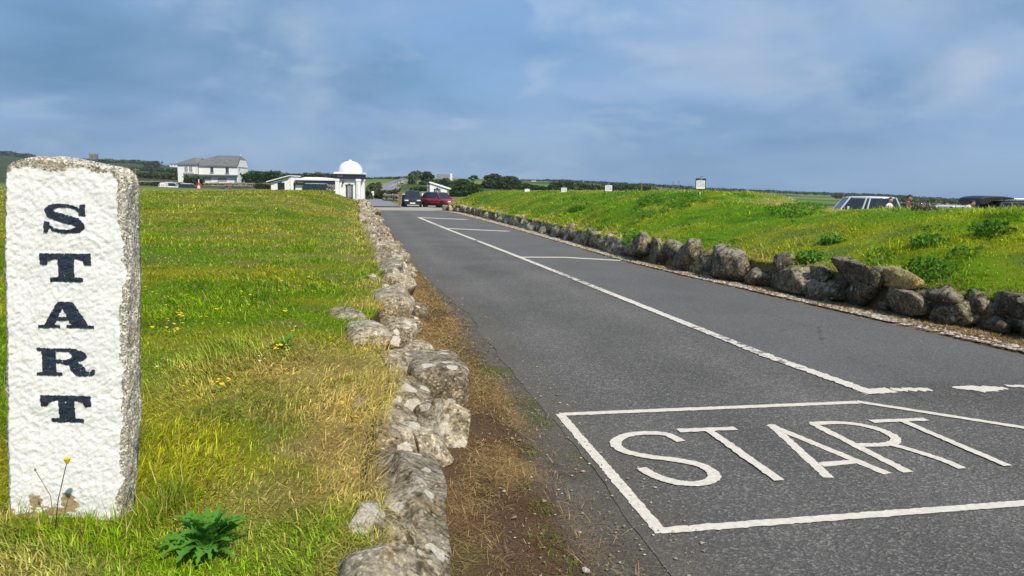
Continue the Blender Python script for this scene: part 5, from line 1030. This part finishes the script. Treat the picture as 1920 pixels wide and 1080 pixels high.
hedge('dark scrub on the hillside below the church tower', [(0, 312), (80, 311), (160, 309), (250, 311), (300, 314)], 700, 5, 10, 4200, 1.3, D_); hedge('dark hillside hedge above the standing stone', [(-40, 330), (60, 327), (180, 324), (300, 325), (336, 326)], 450, 3.2, 6, 3600, .9, D_)
hedge('dark green belt between the white house and the low building', [(462, 344), (480, 346), (500, 347), (520, 346)], 210, 3.4, 5, 3600, .42, Mi); hedge('scrub belt on the slope right of the white house', [(460, 336), (500, 338), (560, 340), (630, 341)], 300, 3.2, 6, 4200, .6, D_)
hedge('bramble growing along the field wall before the white house', [(348, 347), (366, 347), (380, 349)], 186, 2.5, 2, 1600, .3, Ol); hedge('rough grass hedge at the foot of the field wall', [(262, 353), (300, 353.5), (345, 354)], 160, 1.3, 3, 1800, .3, Mi); hedge('skyline trees of the hill at the edge of the view', [(-60, 295), (0, 296), (40, 299), (62, 302)], 880, 7, 12, 2600, 1.6, D_)
hedge('brown hedge bank between field wall and low building', [(480, 353), (508, 354)], 165, 1.3, 2, 900, .25, Ol)
hedge('yellow flowering gorse bush beside the kiosk roof line', [(606, 336), (620, 337)], 300, 1.7, 3, 700, .35, M['gorse'], 'gorse', 'gorse_bush')
# ================================================================== trees
def tree(label, px, py, Y, crowns, n, size, mat, trunk_h=None, name='tree', group=None, lean=.15):
    """crowns: (px, py, half-width px, half-height px) of each clump as seen; trunk and limbs reach them"""
    P = at(px, py, Y); P[2] -= .3; t = thing(name, label, 'tree', P, 0, group); k = Y/F; blobs = []
    for (cx, cy, rx, ry) in crowns:
        C = at(cx, cy, Y+random.uniform(-1, 1)*rx*k*.4)-P; blobs.append((*C, rx*k, max(rx*k*.8, 1), ry*k))
    V, Fc = leaf_cloud(blobs, n, size, .25, .25); link('crown', mesh_np('crown', V, Fc, False), t, mat)
    m = MB(); H = max(b[2] for b in blobs); r = max(.16, H*.035); top = Vector((blobs[0][0]*.4, 0, H*.5)); m.tube([(0, 0, 0), tuple(Vector((top.x*.3, 0, H*.25))), tuple(top)], [r, r*.8, r*.55], 7)
    for b in blobs: m.tube([tuple(top*.8), tuple((top*.8+Vector(b[:3]))*.5+Vector((0, 0, -.2))), tuple(Vector(b[:3])+Vector((0, 0, b[5]*.3)))], [r*.45, r*.3, r*.12], 5)
    m.build('trunk', M['bark'], t, True); return t
tree('layered dark pine rising above the white hut', 800, 352, 215, [(800, 326, 9, 4), (792, 331, 8, 2.2), (806, 331, 9, 3.5), (800, 337, 12, 5), (808, 345, 14, 8), (797, 346, 13, 7)], 4200, .34, D_)
tree('broad dark tree between pine and farmhouse', 828, 356, 210, [(826, 344, 16, 8), (836, 343, 10, 9), (844, 347, 10, 7), (818, 350, 12, 7)], 3800, .36, D_)
tree('round dark tree below the white chimney gable', 858, 358, 205, [(858, 344, 10, 6), (868, 341, 13, 4.5), (852, 352, 14, 7), (880, 346, 9, 5)], 3800, .36, D_)
tree('small wind bent tree with open flat crown', 888, 344, 240, [(889, 331, 6.5, 2.4), (882, 334, 4, 1.5), (893, 334.5, 4, 1.4), (886, 337, 3, 1.2)], 700, .26, D_)
tree('low spreading dark tree behind the hedge', 900, 360, 200, [(893, 352, 16, 6), (910, 350, 12, 7), (880, 353, 12, 6)], 3200, .36, M['leafmid'])
tree('dense wind swept dark tree with sloping crown', 925, 358, 200, [(916, 334, 9, 5), (926, 332, 12, 6), (934, 338, 12, 8), (920, 344, 14, 9), (930, 350, 16, 8)], 5200, .36, D_)
tree('biggest dark rounded tree of the clump', 955, 360, 198, [(955, 340, 16, 10), (964, 343, 13, 9), (944, 344, 14, 10), (957, 351, 21, 9), (970, 351, 9, 8)], 6500, .36, D_)
tree('scrubby dark tree trailing off the clump', 992, 360, 205, [(985, 350, 13, 6), (1000, 352, 14, 5), (1015, 353, 12, 4)], 2600, .34, Mi)
tree('low dark thicket tree behind two small signs', 1058, 361, 215, [(1050, 345, 16, 5), (1063, 347, 14, 6), (1040, 352, 14, 6), (1075, 353, 12, 5), (1030, 355, 12, 4)], 4200, .38, D_)
tree('grey scrubby bush on the crest by a slim pole', 1195, 361, 90, [(1195, 355, 6, 4.5), (1190, 358, 5, 3)], 700, .13, Ol)
tree('dark rounded tree on the hill by the utility poles', 285, 319, 560, [(283, 309, 11, 6.5), (292, 308, 8, 6), (276, 313, 8, 4)], 2600, .8, D_)
tree('dark green bush in the field below the hill', 285, 333, 255, [(285, 327, 8, 4.2), (291, 329, 5, 3)], 1500, .34, D_)
tree('bushy dark tree behind the stone cottages', 610, 339, 400, [(600, 333, 10, 4), (614, 332, 9, 4), (588, 334, 7, 3)], 1700, .6, D_); tree('rounded tree beside the low cottage roof', 555, 339, 400, [(553, 333, 9, 4), (566, 334, 8, 3.5)], 1300, .6, D_)
tree('dark bush covering the bank right of the kiosk', 698, 370, 160, [(695, 352, 6, 7), (702, 356, 6, 8), (692, 362, 7, 8)], 2200, .3, D_)
# ================================================================== poles, posts, signs
def pole(label, px, py0, py1, Y, r=.12, arm=True, mat=None):
    P = at(px, py0, Y); P[2] -= .5; t = thing('utility_pole', label, 'pole', P); T_ = at(px+ (py0-py1)*.008, py1, Y)-P; MB().tube([(0, 0, 0), tuple(T_)], [r*1.2, r*.8], 8).build('shaft', mat or M['wood'], t)
    if arm: w = max(.7, (py0-py1)*Y/F*.12); MB().box(T_[0]-w, T_[0]+w, -.06, .06, T_[2]-.5, T_[2]-.32).build('crossarm', M['wood'], t)
pole('shorter grey pole standing just beside the standing stone', 240, 345, 317, 185, .16); pole('taller grey pole behind the red jacketed walker', 253.5, 346, 315, 180, .17)
pole('slim pole on the skyline right of the white house', 472, 334, 317.5, 330, .2); pole('tall dark pole beside the hill road', 750.5, 360, 330, 165, .1, False); pole('thin pole nearest the foot of the hill road', 745, 362, 337, 170, .09, False)
pole('dark pole on the hill road crest', 768.5, 346, 327, 300, .2, False); pole('pole at the top of the hill road by the pine', 782.5, 345, 329, 300, .2, False); pole('slim pole on the bank crest left of the tallest sign', 1203, 358, 341, 60, .035, False)
pole('faint far pole on the skyline left of the pair', 1262, 353, 340, 480, .22); pole('faint far pole on the skyline right of the pair', 1273, 353, 338.5, 480, .22); pole('pale post on the lane bank', 727, 370, 355, 115, .07, False, M['concrete'])
pole('thin white post in front of the white house', 372.6, 352, 336, 165, .12, False, M['white']); pole('short dark pole beside the wind bent tree', 906, 346, 332, 260, .16, False); pole('slim pole on the far hill near the dark tree', 299, 313, 303, 640, .25, False)
P = at(749, 386, 80); t = thing('gate_post', 'pair of brown timber gate posts joined by a rail beside the dark car', 'gate post', P)
MB().box(-.13, .02, 0, .15, -.3, 1.32).build('post', M['wood'], t, bevel=.01); MB().box(.10, .25, 0, .15, -.3, 1.32).build('post', M['wood'], t, bevel=.01); MB().box(-.2, .32, -.03, .18, 1.323, 1.42).build('rail', M['wood'], t)
P = at(757, 386, 81); t = thing('notice_board', 'dark upright board behind the black car', 'board', P); MB().box(-.28, .34, 0, .1, -.3, 1.2).build('panel', M['navy'], t); MB().box(-.32, .38, -.03, .13, 1.203, 1.28).build('cap', M['white'], t)
P = at(697, 378, 112); t = thing('lane_sign', 'small pale sign on posts beside the lane past the kiosk', 'sign', P); MB().box(-.3, .35, 0, .05, .9, 1.55).build('panel', M['white'], t); MB().tube([(-.2, .08, -.4), (-.2, .08, 1.5)], .04, 6).tube([(.25, .08, -.4), (.25, .08, 1.5)], .04, 6).build('post', M['concrete'], t)
def bank_sign(label, px, pyt, pyb, pyg, Y, wpx, text=True):
    P = at(px, pyg, Y); u, v = xy2uv(P[0], P[1]); gz = float(zR(np.array(u), np.array(float(v-v_rw(u))))); T_ = at(px, pyt, Y)[2]; B_ = at(px, pyb, Y)[2]; P[2] = min(gz, B_)-.05
    t = thing('notice_sign', label, 'sign', P, 0, 'white notices along the bank crest'); w = wpx*Y/F/2; zt = T_-P[2]; zb = B_-P[2]; hh = (zt-zb)
    MB().box(-w, w, -.012, .012, zb, zt-hh*.19).build('board', M['white'], t); MB().box(-w, w, -.014, .014, zt-hh*.188, zt).build('header', M['navy'], t); MB().box(-w*.45, w*.4, -.0185, -.0155, zt-hh*.13, zt-hh*.06).build('header_logo', M['sash'], t)
    f = MB(); f.box(-w-.018, -w-.002, -.02, .02, zb-.02, zt).box(w+.002, w+.018, -.02, .02, zb-.02, zt).box(-w-.016, w+.016, -.02, .02, zb-.04, zb-.021).build('frame', M['black'], t)
    MB().tube([(0, .04, -.3), (0, .04, zt+.02)], .018, 8).build('post', M['white'], t)
    MB().tube([(-.02, 0, zt), (-.02, 0, zt+.05), (.05, -.03, zt+.06)], .007, 6).build('lamp_hook', M['black'], t)
    if text:
        for i, line in enumerate(('Thank you', 'for visiting', "Land's End")):
            c = bpy.data.curves.new('notice_text', 'FONT'); c.body = line; c.size = hh*.17; c.align_x = 'CENTER'; c.extrude = .0006; o = bpy.data.objects.new('notice_text', c); col.objects.link(o); o.parent = t; o.location = (0, -.0135, zt-hh*(.40+.19*i)); o.rotation_euler = (math.pi/2, 0, 0); c.materials.append(M['black']); dg = bpy.context.evaluated_depsgraph_get(); me = bpy.data.meshes.new_from_object(o.evaluated_get(dg)); mw = o.matrix_local.copy(); bpy.data.objects.remove(o); o = link('notice_text', me, t, []); o.location = (0, -.0135, zt-hh*(.40+.19*i)); o.rotation_euler = (math.pi/2, 0, 0)
bank_sign('tallest white notice on a post against the sky', 1313, 334.5, 354, 358, 23, 16.5); bank_sign('white notice with dark header before the bright green field', 1141, 344.5, 358.5, 359, 31, 13); bank_sign('small white notice before the low dark thicket', 1057.5, 350, 360.5, 361, 38, 10.5); bank_sign('smallest white notice just below the big tree clump', 988.5, 353, 360, 361, 45, 9.5, False)
# ================================================================== vehicles
def wheel(parent, x, y, r, w, side):
    o = bpy.data.objects.new('wheel', None); col.objects.link(o); o.parent = parent; o.location = (x, y, r); o.rotation_euler = (0, math.pi/2*side, 0)
    MB().lathe([(r*.62, -w/2), (r*.94, -w/2), (r, -w/2+.03), (r, w/2-.03), (r*.94, w/2), (r*.62, w/2)], 22).build('tyre', M['rubber'], o, True)
    m = MB().lathe([(r*.63, -.03), (r*.63, w/2-.03), (r*.56, w/2-.03), (r*.54, w/2-.06)], 20)
    for k in range(5):
        a = k*math.tau/5; c, s_ = math.cos(a), math.sin(a); p = lambda R, q: (R*c-q*s_, R*s_+q*c)
        m.add([(*p(.02, -.035), w/2-.05), (*p(r*.58, -.03), w/2-.04), (*p(r*.58, .03), w/2-.04), (*p(.02, .035), w/2-.05), (*p(.02, -.035), w/2-.09), (*p(r*.58, -.03), w/2-.09), (*p(r*.58, .03), w/2-.09), (*p(.02, .035), w/2-.09)], [(0, 1, 2, 3), (7, 6, 5, 4), (0, 4, 5, 1), (2, 6, 7, 3)])
    m.build('rim', M['alloy'], o)
def vehicle(name, label, cat, loc, rz, L_, W, H, paint, bon=.33, belt=.60, cab=(-.22, -.06, .36, .48), style='suv', r=.34, roofmat=None, group=None, pillars=None, plate=None, rails=False):
    """front faces -y; cab = y of screen base, screen top, rear top, rear base as shares of the length"""
    t = thing(name, label, cat, loc, rz, group); w = W/2; zb = .24; zt = H*belt; hz = H*.54; m = MB()
    st = [(-.5, .42, hz*.80, .80), (-.485, .30, hz*.92, .92), (-.40, zb, hz, .985), (cab[0]-.01, zb, zt*.97, 1), (.0, zb, zt, 1), (.30, zb, zt, 1), (cab[3]-.04, zb, zt, .985), (.485, .30, zt*.97, .93), (.5, .45, zt*.90, .84)]
    for (y, a, b, k) in st:
        ww = w*k; zm = a+(b-a)*.55; m.v += [(-ww*.94, y*L_, a), (-ww, y*L_, zm), (-ww*.96, y*L_, b-.05), (-ww*.86, y*L_, b), (0, y*L_, b+.025), (ww*.86, y*L_, b), (ww*.96, y*L_, b-.05), (ww, y*L_, zm), (ww*.94, y*L_, a)]
    n = 9
    for i in range(len(st)-1):
        for k in range(n): m.f.append((i*n+k, i*n+(k+1) % n, (i+1)*n+(k+1) % n, (i+1)*n+k))
    m.f += [tuple(range(n))[::-1], tuple((len(st)-1)*n+k for k in range(n))]
    o = m.build('body', paint, t, True); sb = o.modifiers.new('s', 'SUBSURF'); sb.levels = 1; sb.render_levels = 1
    gw, rw = w*.87, w*.70; y0, y1, y2, y3 = [c*L_ for c in cab]; zr = H-.06; z0 = zt-.03
    g = MB().add([(-gw, y0, z0), (gw, y0, z0), (rw, y1, zr), (-rw, y1, zr), (-gw, y3, z0), (gw, y3, z0), (rw, y2, zr), (-rw, y2, zr)], [(0, 1, 2, 3), (1, 5, 6, 2), (5, 4, 7, 6), (4, 0, 3, 7), (3, 2, 6, 7)]).build('glazing', M['glass'], t)
    rp = MB(); rr = rw+.03
    for (y, zz_, kx) in ((y1-.06, zr-.02, .96), (y1+.12, zr+.03, 1), ((y1+y2)/2, zr+.06, 1), (y2-.1, zr+.04, 1), (y2+.08, zr-.02, .96)): rp.v += [(-rr*kx, y, zr-.05), (-rr*kx*.9, y, zz_), (0, y, zz_+.015), (rr*kx*.9, y, zz_), (rr*kx, y, zr-.05)]
    for i in range(4):
        for k in range(4): rp.f.append((i*5+k, i*5+k+1, (i+1)*5+k+1, (i+1)*5+k))
        rp.f.append((i*5+4, i*5, (i+1)*5, (i+1)*5+4))
    rp.f += [(4, 3, 2, 1, 0), (20, 21, 22, 23, 24)]; rp.build('roof', roofmat or paint, t, True)
    for sx in (-1, 1):
        for nm, a, b in (('windscreen_pillar', (sx*gw, y0, z0), (sx*rw, y1, zr)), ('rear_pillar', (sx*gw, y3, z0), (sx*rw, y2, zr))): MB().tube([a, b], .042, 6).build(nm, paint, t)
        for f in (pillars or (.42, .74)):
            yb = y0+(y3-y0)*f; yt = y1+(y2-y1)*f; MB().tube([(sx*(gw+.004), yb, z0), (sx*(rw+.004), yt, zr)], .045, 6).build('door_pillar', M['black'] if style != 'white' else paint, t)
        MB().box(sx*w*.99-(.14 if sx < 0 else -.0), sx*w*.99+(.14 if sx > 0 else .0), y0+.28, y0+.40, zt-.02, zt+.14).build('mirror', paint, t, bevel=.02)
        hl = MB(); hl.box(min(sx*w*.46, sx*w*.86), max(sx*w*.46, sx*w*.86), -.502*L_, -.455*L_, hz*.70, hz*.84); hl.build('headlight', M['lamp'], t, bevel=.02)
        MB().box(min(sx*w*.62, sx*w*.90), max(sx*w*.62, sx*w*.90), .46*L_, .502*L_, zt*.72, zt*.90).build('tail_light', M['tail'], t, bevel=.02)
        for yy in (-.31, .30):
            arch = MB(); arch.lathe([(r*1.22, -.03), (r*1.22, .02), (r*.9, .021)], 24); ao = arch.build('wheel_arch', M['black'], t); ao.location = (sx*(w*.975), yy*L_, r+.02); ao.rotation_euler = (0, math.pi/2*sx, 0)
            wheel(t, sx*(w-.10), yy*L_, r, .22, sx)
        MB().box(min(sx*w*.93, sx*w*1.012), max(sx*w*.93, sx*w*1.012), -.2*L_, .2*L_, zb-.02, zb+.12).build('side_skirt', M['black'], t)
        if rails: MB().tube([(sx*rw*.88, y1+.25, zr+.08), (sx*rw*.88, y1+.35, zr+.13), (sx*rw*.88, y2-.2, zr+.13), (sx*rw*.88, y2-.1, zr+.07)], .022, 6).build('roof_rail', M['alloy'], t)
    MB().box(-w*.5, w*.5, -.507*L_, -.47*L_, hz*.50, hz*.70).build('grille', M['black'], t, bevel=.02); MB().box(-w*.86, w*.86, -.506*L_, -.46*L_, zb+.02, zb+.20).build('front_bumper', M['black'], t, bevel=.03)
    MB().box(-.27, .27, -.514*L_, -.508*L_, hz*.40, hz*.40+.12).build('number_plate', M['white'], t); MB().box(-.27, .27, .503*L_, .510*L_, zt*.5, zt*.5+.12).build('number_plate', M['white'], t)
    MB().box(-w*.86, w*.86, .46*L_, .505*L_, zb+.05, zb+.24).build('rear_bumper', M['black'], t, bevel=.03)
    return t
red = carpaint('deep_red_paint', (.30, .012, .028)); blk = carpaint('black_paint', (.010, .013, .018)); whi = carpaint('white_paint', (.74, .75, .76)); sil = carpaint('silver_blue_paint', (.34, .42, .52)); dk = carpaint('dark_grey_paint', (.05, .055, .065)); lblue = carpaint('pale_grey_paint', (.42, .46, .52))
P = at(773.5, 387.5, 80); vehicle('parked_car', 'black compact off roader facing the camera at the end of the tarmac', 'car', P, math.radians(8), 4.4, 1.86, 1.66, blk, rails=True)
P = at(825, 389.5, 79); vehicle('parked_car', 'deep red off roader parked at an angle by the bank end', 'car', P, math.radians(46), 4.45, 1.86, 1.62, red, roofmat=dk)
P = at(600, 355, 112); P[2] = 1.9-2.0; vehicle('people_carrier', 'long pale blue roofed people carrier before the navy fascia', 'car', P, math.radians(93), 5.0, 1.9, 1.95, blk, cab=(-.36, -.20, .42, .49), pillars=(.3, .55, .8), roofmat=sil)
P = at(1604, 400, 43); P[2] = -.25; vehicle('parked_car', 'pale off roader with dark side windows behind the bank crest', 'car', P, math.radians(-99), 4.6, 1.8, 1.76, carpaint('pale_blue_grey_paint', (.52, .57, .62)), cab=(-.22, -.11, .41, .47), style='white', pillars=(.36, .44), rails=False)
P = at(1690, 400, 44); P[2] = -.4; vehicle('parked_car', 'dark car mostly hidden behind the man in maroon', 'car', P, math.radians(-97), 4.4, 1.78, 1.58, blk)
P = at(1752, 400, 34); P[2] = -.33; vehicle('parked_car', 'pale grey saloon with long dark side glass behind the bank', 'car', P, math.radians(-95), 4.4, 1.76, 1.55, lblue, cab=(-.22, -.04, .28, .44))
P = at(1815, 400, 30); P[2] = -.35; vehicle('parked_car', 'low silver car whose roof just clears the bank crest', 'car', P, math.radians(-93), 4.5, 1.76, 1.48, lblue, cab=(-.22, -.04, .28, .44))
P = at(1955, 400, 27); P[2] = -.10; e = vehicle('parked_estate', 'dark estate car with its tailgate raised at the edge of the view', 'car', P, math.radians(-268), 4.7, 1.85, 1.60, dk, cab=(-.2, -.06, .42, .49), rails=True, roofmat=M['black'])
tg = MB(); prof = [(0, 0), (.45, .22), (1.0, .34), (1.5, .30), (2.0, .10), (2.05, .02), (1.4, .12), (.9, .13), (.4, .02), (.0, -.1)]
a0 = at(1841, 381, 26.2); tgx = [(1836, 377), (1840, 371.5), (1850, 369), (1866, 367.6), (1885, 368.5), (1902, 371), (1903, 373.5), (1890, 374.5), (1868, 375), (1852, 382), (1844, 384), (1838, 382)]
tp = [at(a, b, 26.3) for a, b in tgx]; loc = Vector(e.location); R_i = Matrix.Rotation(math.radians(268), 3, 'Z')
vv = [R_i @ (Vector(p)-loc) for p in tp]+[R_i @ (Vector(p)+Vector((0.05, 1.35, .0))-loc) for p in tp]; n = len(tp)
MB().add(vv, [tuple(range(n))[::-1], tuple(range(n, 2*n))]+[(i, (i+1) % n, (i+1) % n+n, i+n) for i in range(n)]).build('raised_tailgate', M['black'], e, bevel=.03)
P = at(322, 357, 150); P[2] = at(322, 342.2, 150)[2]-1.75; vehicle('white_van', 'white estate van parked at the far edge of the lawn', 'van', P, math.radians(100), 4.6, 1.8, 1.75, whi, cab=(-.30, -.16, .40, .49), style='white', pillars=(.5,))
s = Site('display_box', 'white display box with a faint red heart beside the white van', 'box', 304.8, 356, 148); MB().box(s.x(299.6), s.x(310), 0, 1.0, -.8, s.z(343)).build('panel', M['white'], s.t, bevel=.03)
hx = [(0, -.32), (.34, .06), (.36, .24), (.24, .34), (.1, .32), (0, .2), (-.1, .32), (-.24, .34), (-.36, .24), (-.34, .06)]; hr = simple('faded_red', (.62, .30, .28), .7, .1); cx = s.x(304.9); cz = s.z(348.6); m = MB()
for i in range(10): a = hx[i]; b = hx[(i+1) % 10]; m.add([(cx+a[0]*.9, -.006, cz+a[1]*.9), (cx+b[0]*.9, -.006, cz+b[1]*.9), (cx+b[0]*.55, -.006, cz+b[1]*.55), (cx+a[0]*.55, -.006, cz+a[1]*.55)], [(0, 1, 2, 3)])
m.build('heart_outline', hr, s.t)
P = at(357, 357, 150); P[2] = at(357, 344, 150)[2]-1.6; vehicle('parked_car', 'dark car with a white roof beside the red arch', 'car', P, math.radians(96), 4.2, 1.76, 1.6, blk, roofmat=whi, cab=(-.26, -.12, .40, .48))
P = at(420, 357, 152); P[2] = at(420, 350, 152)[2]-1.5; vehicle('parked_car', 'dark car low behind the lawn crest near two walkers', 'car', P, math.radians(20), 4.0, 1.7, 1.5, dk)
s = Site('lifebuoy_stand', 'red arched lifebuoy housing beside the white roofed car', 'lifebuoy', 373, 356, 147); arch = []
redp = simple('red_plastic', (.42, .02, .03), .5, .1)
for k in range(13): a = math.pi*k/12; arch.append((.46*math.cos(a), 0, .75+.42*math.sin(a)))
MB().tube([(.46, 0, -.8)]+arch+[(-.46, 0, -.8)], .16, 8).build('housing', redp, s.t, True); MB().box(-.3, .3, .05, .12, .15, .8).build('ring', M['white'], s.t); MB().box(-.25, .25, .13, .2, -.8, .1).build('stand', M['wood'], s.t)
P = at(753, 352.5, 235); vehicle('distant_van', 'tiny white van coming down the hill road', 'van', P, math.radians(10), 4.4, 1.8, 1.8, whi, style='white')
# ================================================================== people
def person(label, loc, rz, h=1.72, shirt=None, legs=None, skin=None, bend=0., sleeves=True, arms='down', hat=None, long_hair=False, headtilt=0.):
    t = thing('person', label, 'person', loc, rz); k = h/1.75; skin = skin or M['skin']
    def B(p, a=bend):                                       # bend the upper body forward about the hips
        x, y, z = p; z0 = .95
        if z <= z0: return (x*k, y*k, z*k)
        dz = z-z0; return (x*k, (y*math.cos(a)-dz*math.sin(a))*k, (z0+dz*math.cos(a)+y*math.sin(a))*k)
    V = [B((0, 0, .95)), B((0, 0, 1.12)), B((0, .0, 1.30)), B((0, .01, 1.44)), B((0, 0, 1.52)), B((0, -.015, 1.56))]; R = [.135, .118, .135, .105, .052, .05]; E = [(0, 1), (1, 2), (2, 3), (3, 4), (4, 5)]; seg = ['legs', 'shirt', 'shirt', 'shirt', 'skin']
    for sx in (-1, 1):
        b = len(V); hand = {'down': [(.225, .02, 1.14), (.24, -.06, .90), (.24, -.10, .81)], 'hold': [(.235, .03, 1.15), (.14, -.24, 1.12), (.07, -.31, 1.16)]}[arms]
        V += [B((sx*.165, .01, 1.40))]+[B((sx*p[0], p[1], p[2])) for p in hand]; R += [.068, .048, .036, .03]; E += [(3, b), (b, b+1), (b+1, b+2), (b+2, b+3)]; seg += ['shirt', 'shirt' if sleeves else 'skin', 'skin', 'skin']
        b = len(V); V += [B((sx*.09, 0, .88)), B((sx*.10, -.015, .49)), B((sx*.10, .02, .09)), B((sx*.115, -.13, .04))]; R += [.095, .062, .045, .04]; E += [(0, b), (b, b+1), (b+1, b+2), (b+2, b+3)]; seg += ['legs', 'legs', 'legs', 'shoe']
    me = bpy.data.meshes.new('body'); me.from_pydata(V, E, []); o = bpy.data.objects.new('tmp', me); col.objects.link(o); sk = o.modifiers.new('s', 'SKIN'); sub = o.modifiers.new('d', 'SUBSURF'); sub.levels = 2; sub.render_levels = 2
    if not me.skin_vertices: return t
    for i, r in enumerate(R): me.skin_vertices[0].data[i].radius = (r*k, r*k*(.72 if i < 4 else 1))
    me.skin_vertices[0].data[0].use_root = True
    dg = bpy.context.evaluated_depsgraph_get(); ev = bpy.data.meshes.new_from_object(o.evaluated_get(dg)); bpy.data.objects.remove(o)
    ev.name = 'body'; mats = {'shirt': shirt, 'legs': legs or M['navy'], 'skin': skin, 'shoe': M['black']}; keys = list(mats); ev.materials.clear()
    for q in keys: ev.materials.append(mats[q])
    A = np.array([V[a] for a, b in E]); Bq = np.array([V[b] for a, b in E]); C = np.array([p.center[:] for p in ev.polygons]); d = Bq-A; L2 = (d*d).sum(1)
    tt_ = np.clip(((C[:, None]-A[None])*d[None]).sum(2)/L2[None], 0, 1); dist = np.linalg.norm(C[:, None]-(A[None]+tt_[..., None]*d[None]), axis=2); near = dist.argmin(1)
    ev.polygons.foreach_set('material_index', [keys.index(seg[i]) for i in near]); ev.polygons.foreach_set('use_smooth', [True]*len(ev.polygons)); link('body', ev, t, []); 
    # head: skull, jaw, nose, ears in one mesh
    p, fcs = ico(3); q = p.copy(); q *= np.array((.074, .094, .115)); low = np.clip(-p[:, 2], 0, 1); q[:, 0] *= 1-.32*low; q[:, 1] = q[:, 1]*(1-.15*low)-.012*low
    nose = np.exp(-((p[:, 0]/.16)**2+((p[:, 2]+.12)/.22)**2))*(p[:, 1] < 0); q[:, 1] -= .024*nose; ear = np.exp(-(((np.abs(p[:, 0])-1)/.16)**2+(p[:, 2]/.25)**2+(p[:, 1]/.25)**2)); q[:, 0] += np.sign(p[:, 0])*.018*ear; eye = np.exp(-(((np.abs(p[:, 0])-.38)/.14)**2+((p[:, 2]-.08)/.12)**2))*(p[:, 1] < 0); q[:, 1] += .010*eye
    hc = Vector(B((0, -.03, 1.635))); ho = link('head', mesh_np('head', q*k*1.02, fcs, True), t, skin); ho.location = hc; ho.rotation_euler = (bend+headtilt, 0, 0)
    for sx in (-1, 1): MB().lathe([(.002, -.009), (.009, 0), (.002, .009)], 8, (sx*.029, -.082, .009)).build('eye', M['black'], ho, True)
    MB().box(-.024, .024, -.084, -.078, -.056, -.049).build('mouth', simple('lip', (.32, .10, .09), .6, .1) if 'lip' not in bpy.data.materials else bpy.data.materials['lip'], ho)
    keep = (p[:, 2] > .38-.55*np.clip(p[:, 1]+.35, 0, 1)-.4*(p[:, 1] > .35)); fk = keep[fcs].all(1); hq = q*1.09+np.array((0, .006, .010)); ln = np.where((p[:, 1] > .1) & (p[:, 2] < .15), 1, 0)
    if long_hair: hq[:, 2] -= ln*.10; hq[:, 1] += ln*.01
    used = np.unique(fcs[fk]); rm = np.zeros(len(p), int); rm[used] = np.arange(len(used)); hm = M['hair']
    link('hair', mesh_np('hair', hq[used]*k*1.02, rm[fcs[fk]], True), ho, hm)
    if hat: MB().lathe([(.19, .045), (.19, .055), (.10, .075), (.098, .13), (.06, .155), (.01, .16)], 20).build('hat', hat, ho, True)
    return t
maroon = simple('maroon_cotton', (.17, .035, .032), .9, .15, 20.); cream = simple('white_cotton', (.72, .70, .66), .9, .08, 20.); redc = simple('red_jacket', (.50, .02, .05), .7, .12, 20.); brownc = simple('brown_jacket', (.17, .10, .075), .9, .15, 20.)
def stand(px, pytop, Y, h, **k): P = at(px, pytop, Y); P[2] -= h; return dict(loc=P, h=h, **k)
person('woman with dark tied hair and bare shoulders behind the bank crest', rz=math.radians(-60+90), shirt=cream, legs=M['sash'], skin=M['skin'], sleeves=False, long_hair=True, **stand(1669, 370.4, 31, 1.64))
person('man in a maroon shirt with dark hair looking down beside the woman', rz=math.radians(58), shirt=maroon, skin=M['skin2'], headtilt=.45, arms='hold', **stand(1704, 365.8, 27, 1.76))
P = at(1800, 380, 26); P[2] = -.02; P[0] += .0; person('person in a white top bending toward the raised tailgate', P, math.radians(82), 1.66, cream, M['navy'], M['skin2'], .62, False)
person('distant person in brown with head just above the car roofs', rz=.6, shirt=brownc, skin=M['skin2'], **stand(1773, 379, 44, 1.70)); person('distant person with dark hair and pale top among the cars', rz=-1.2, shirt=cream, **stand(1814, 384.5, 44, 1.66))
person('walker in a red jacket and white sun hat by the standing stone edge', rz=2.6, shirt=redc, hat=M['white'], **stand(256, 339.8, 118, 1.72)); person('walker in a red coat near the low dark car', rz=1.0, shirt=redc, **stand(430.5, 345.4, 150, 1.70)); person('walker in dark clothes beside the red coated walker', rz=-.6, shirt=M['navy'], **stand(424, 346.2, 150, 1.66))
# grey mound of dry turf on the crest beside the man
P = ray_bank(1732, 392); shrub('turf_mound', 'small greyish mound of dry turf on the crest beside the man', 'mound', (P[0], P[1], P[2]), [(0, 0, .02, .24, .22, .11)], 900, .03, simple('dry_turf', (.20, .17, .10), .95, .3, 20.))
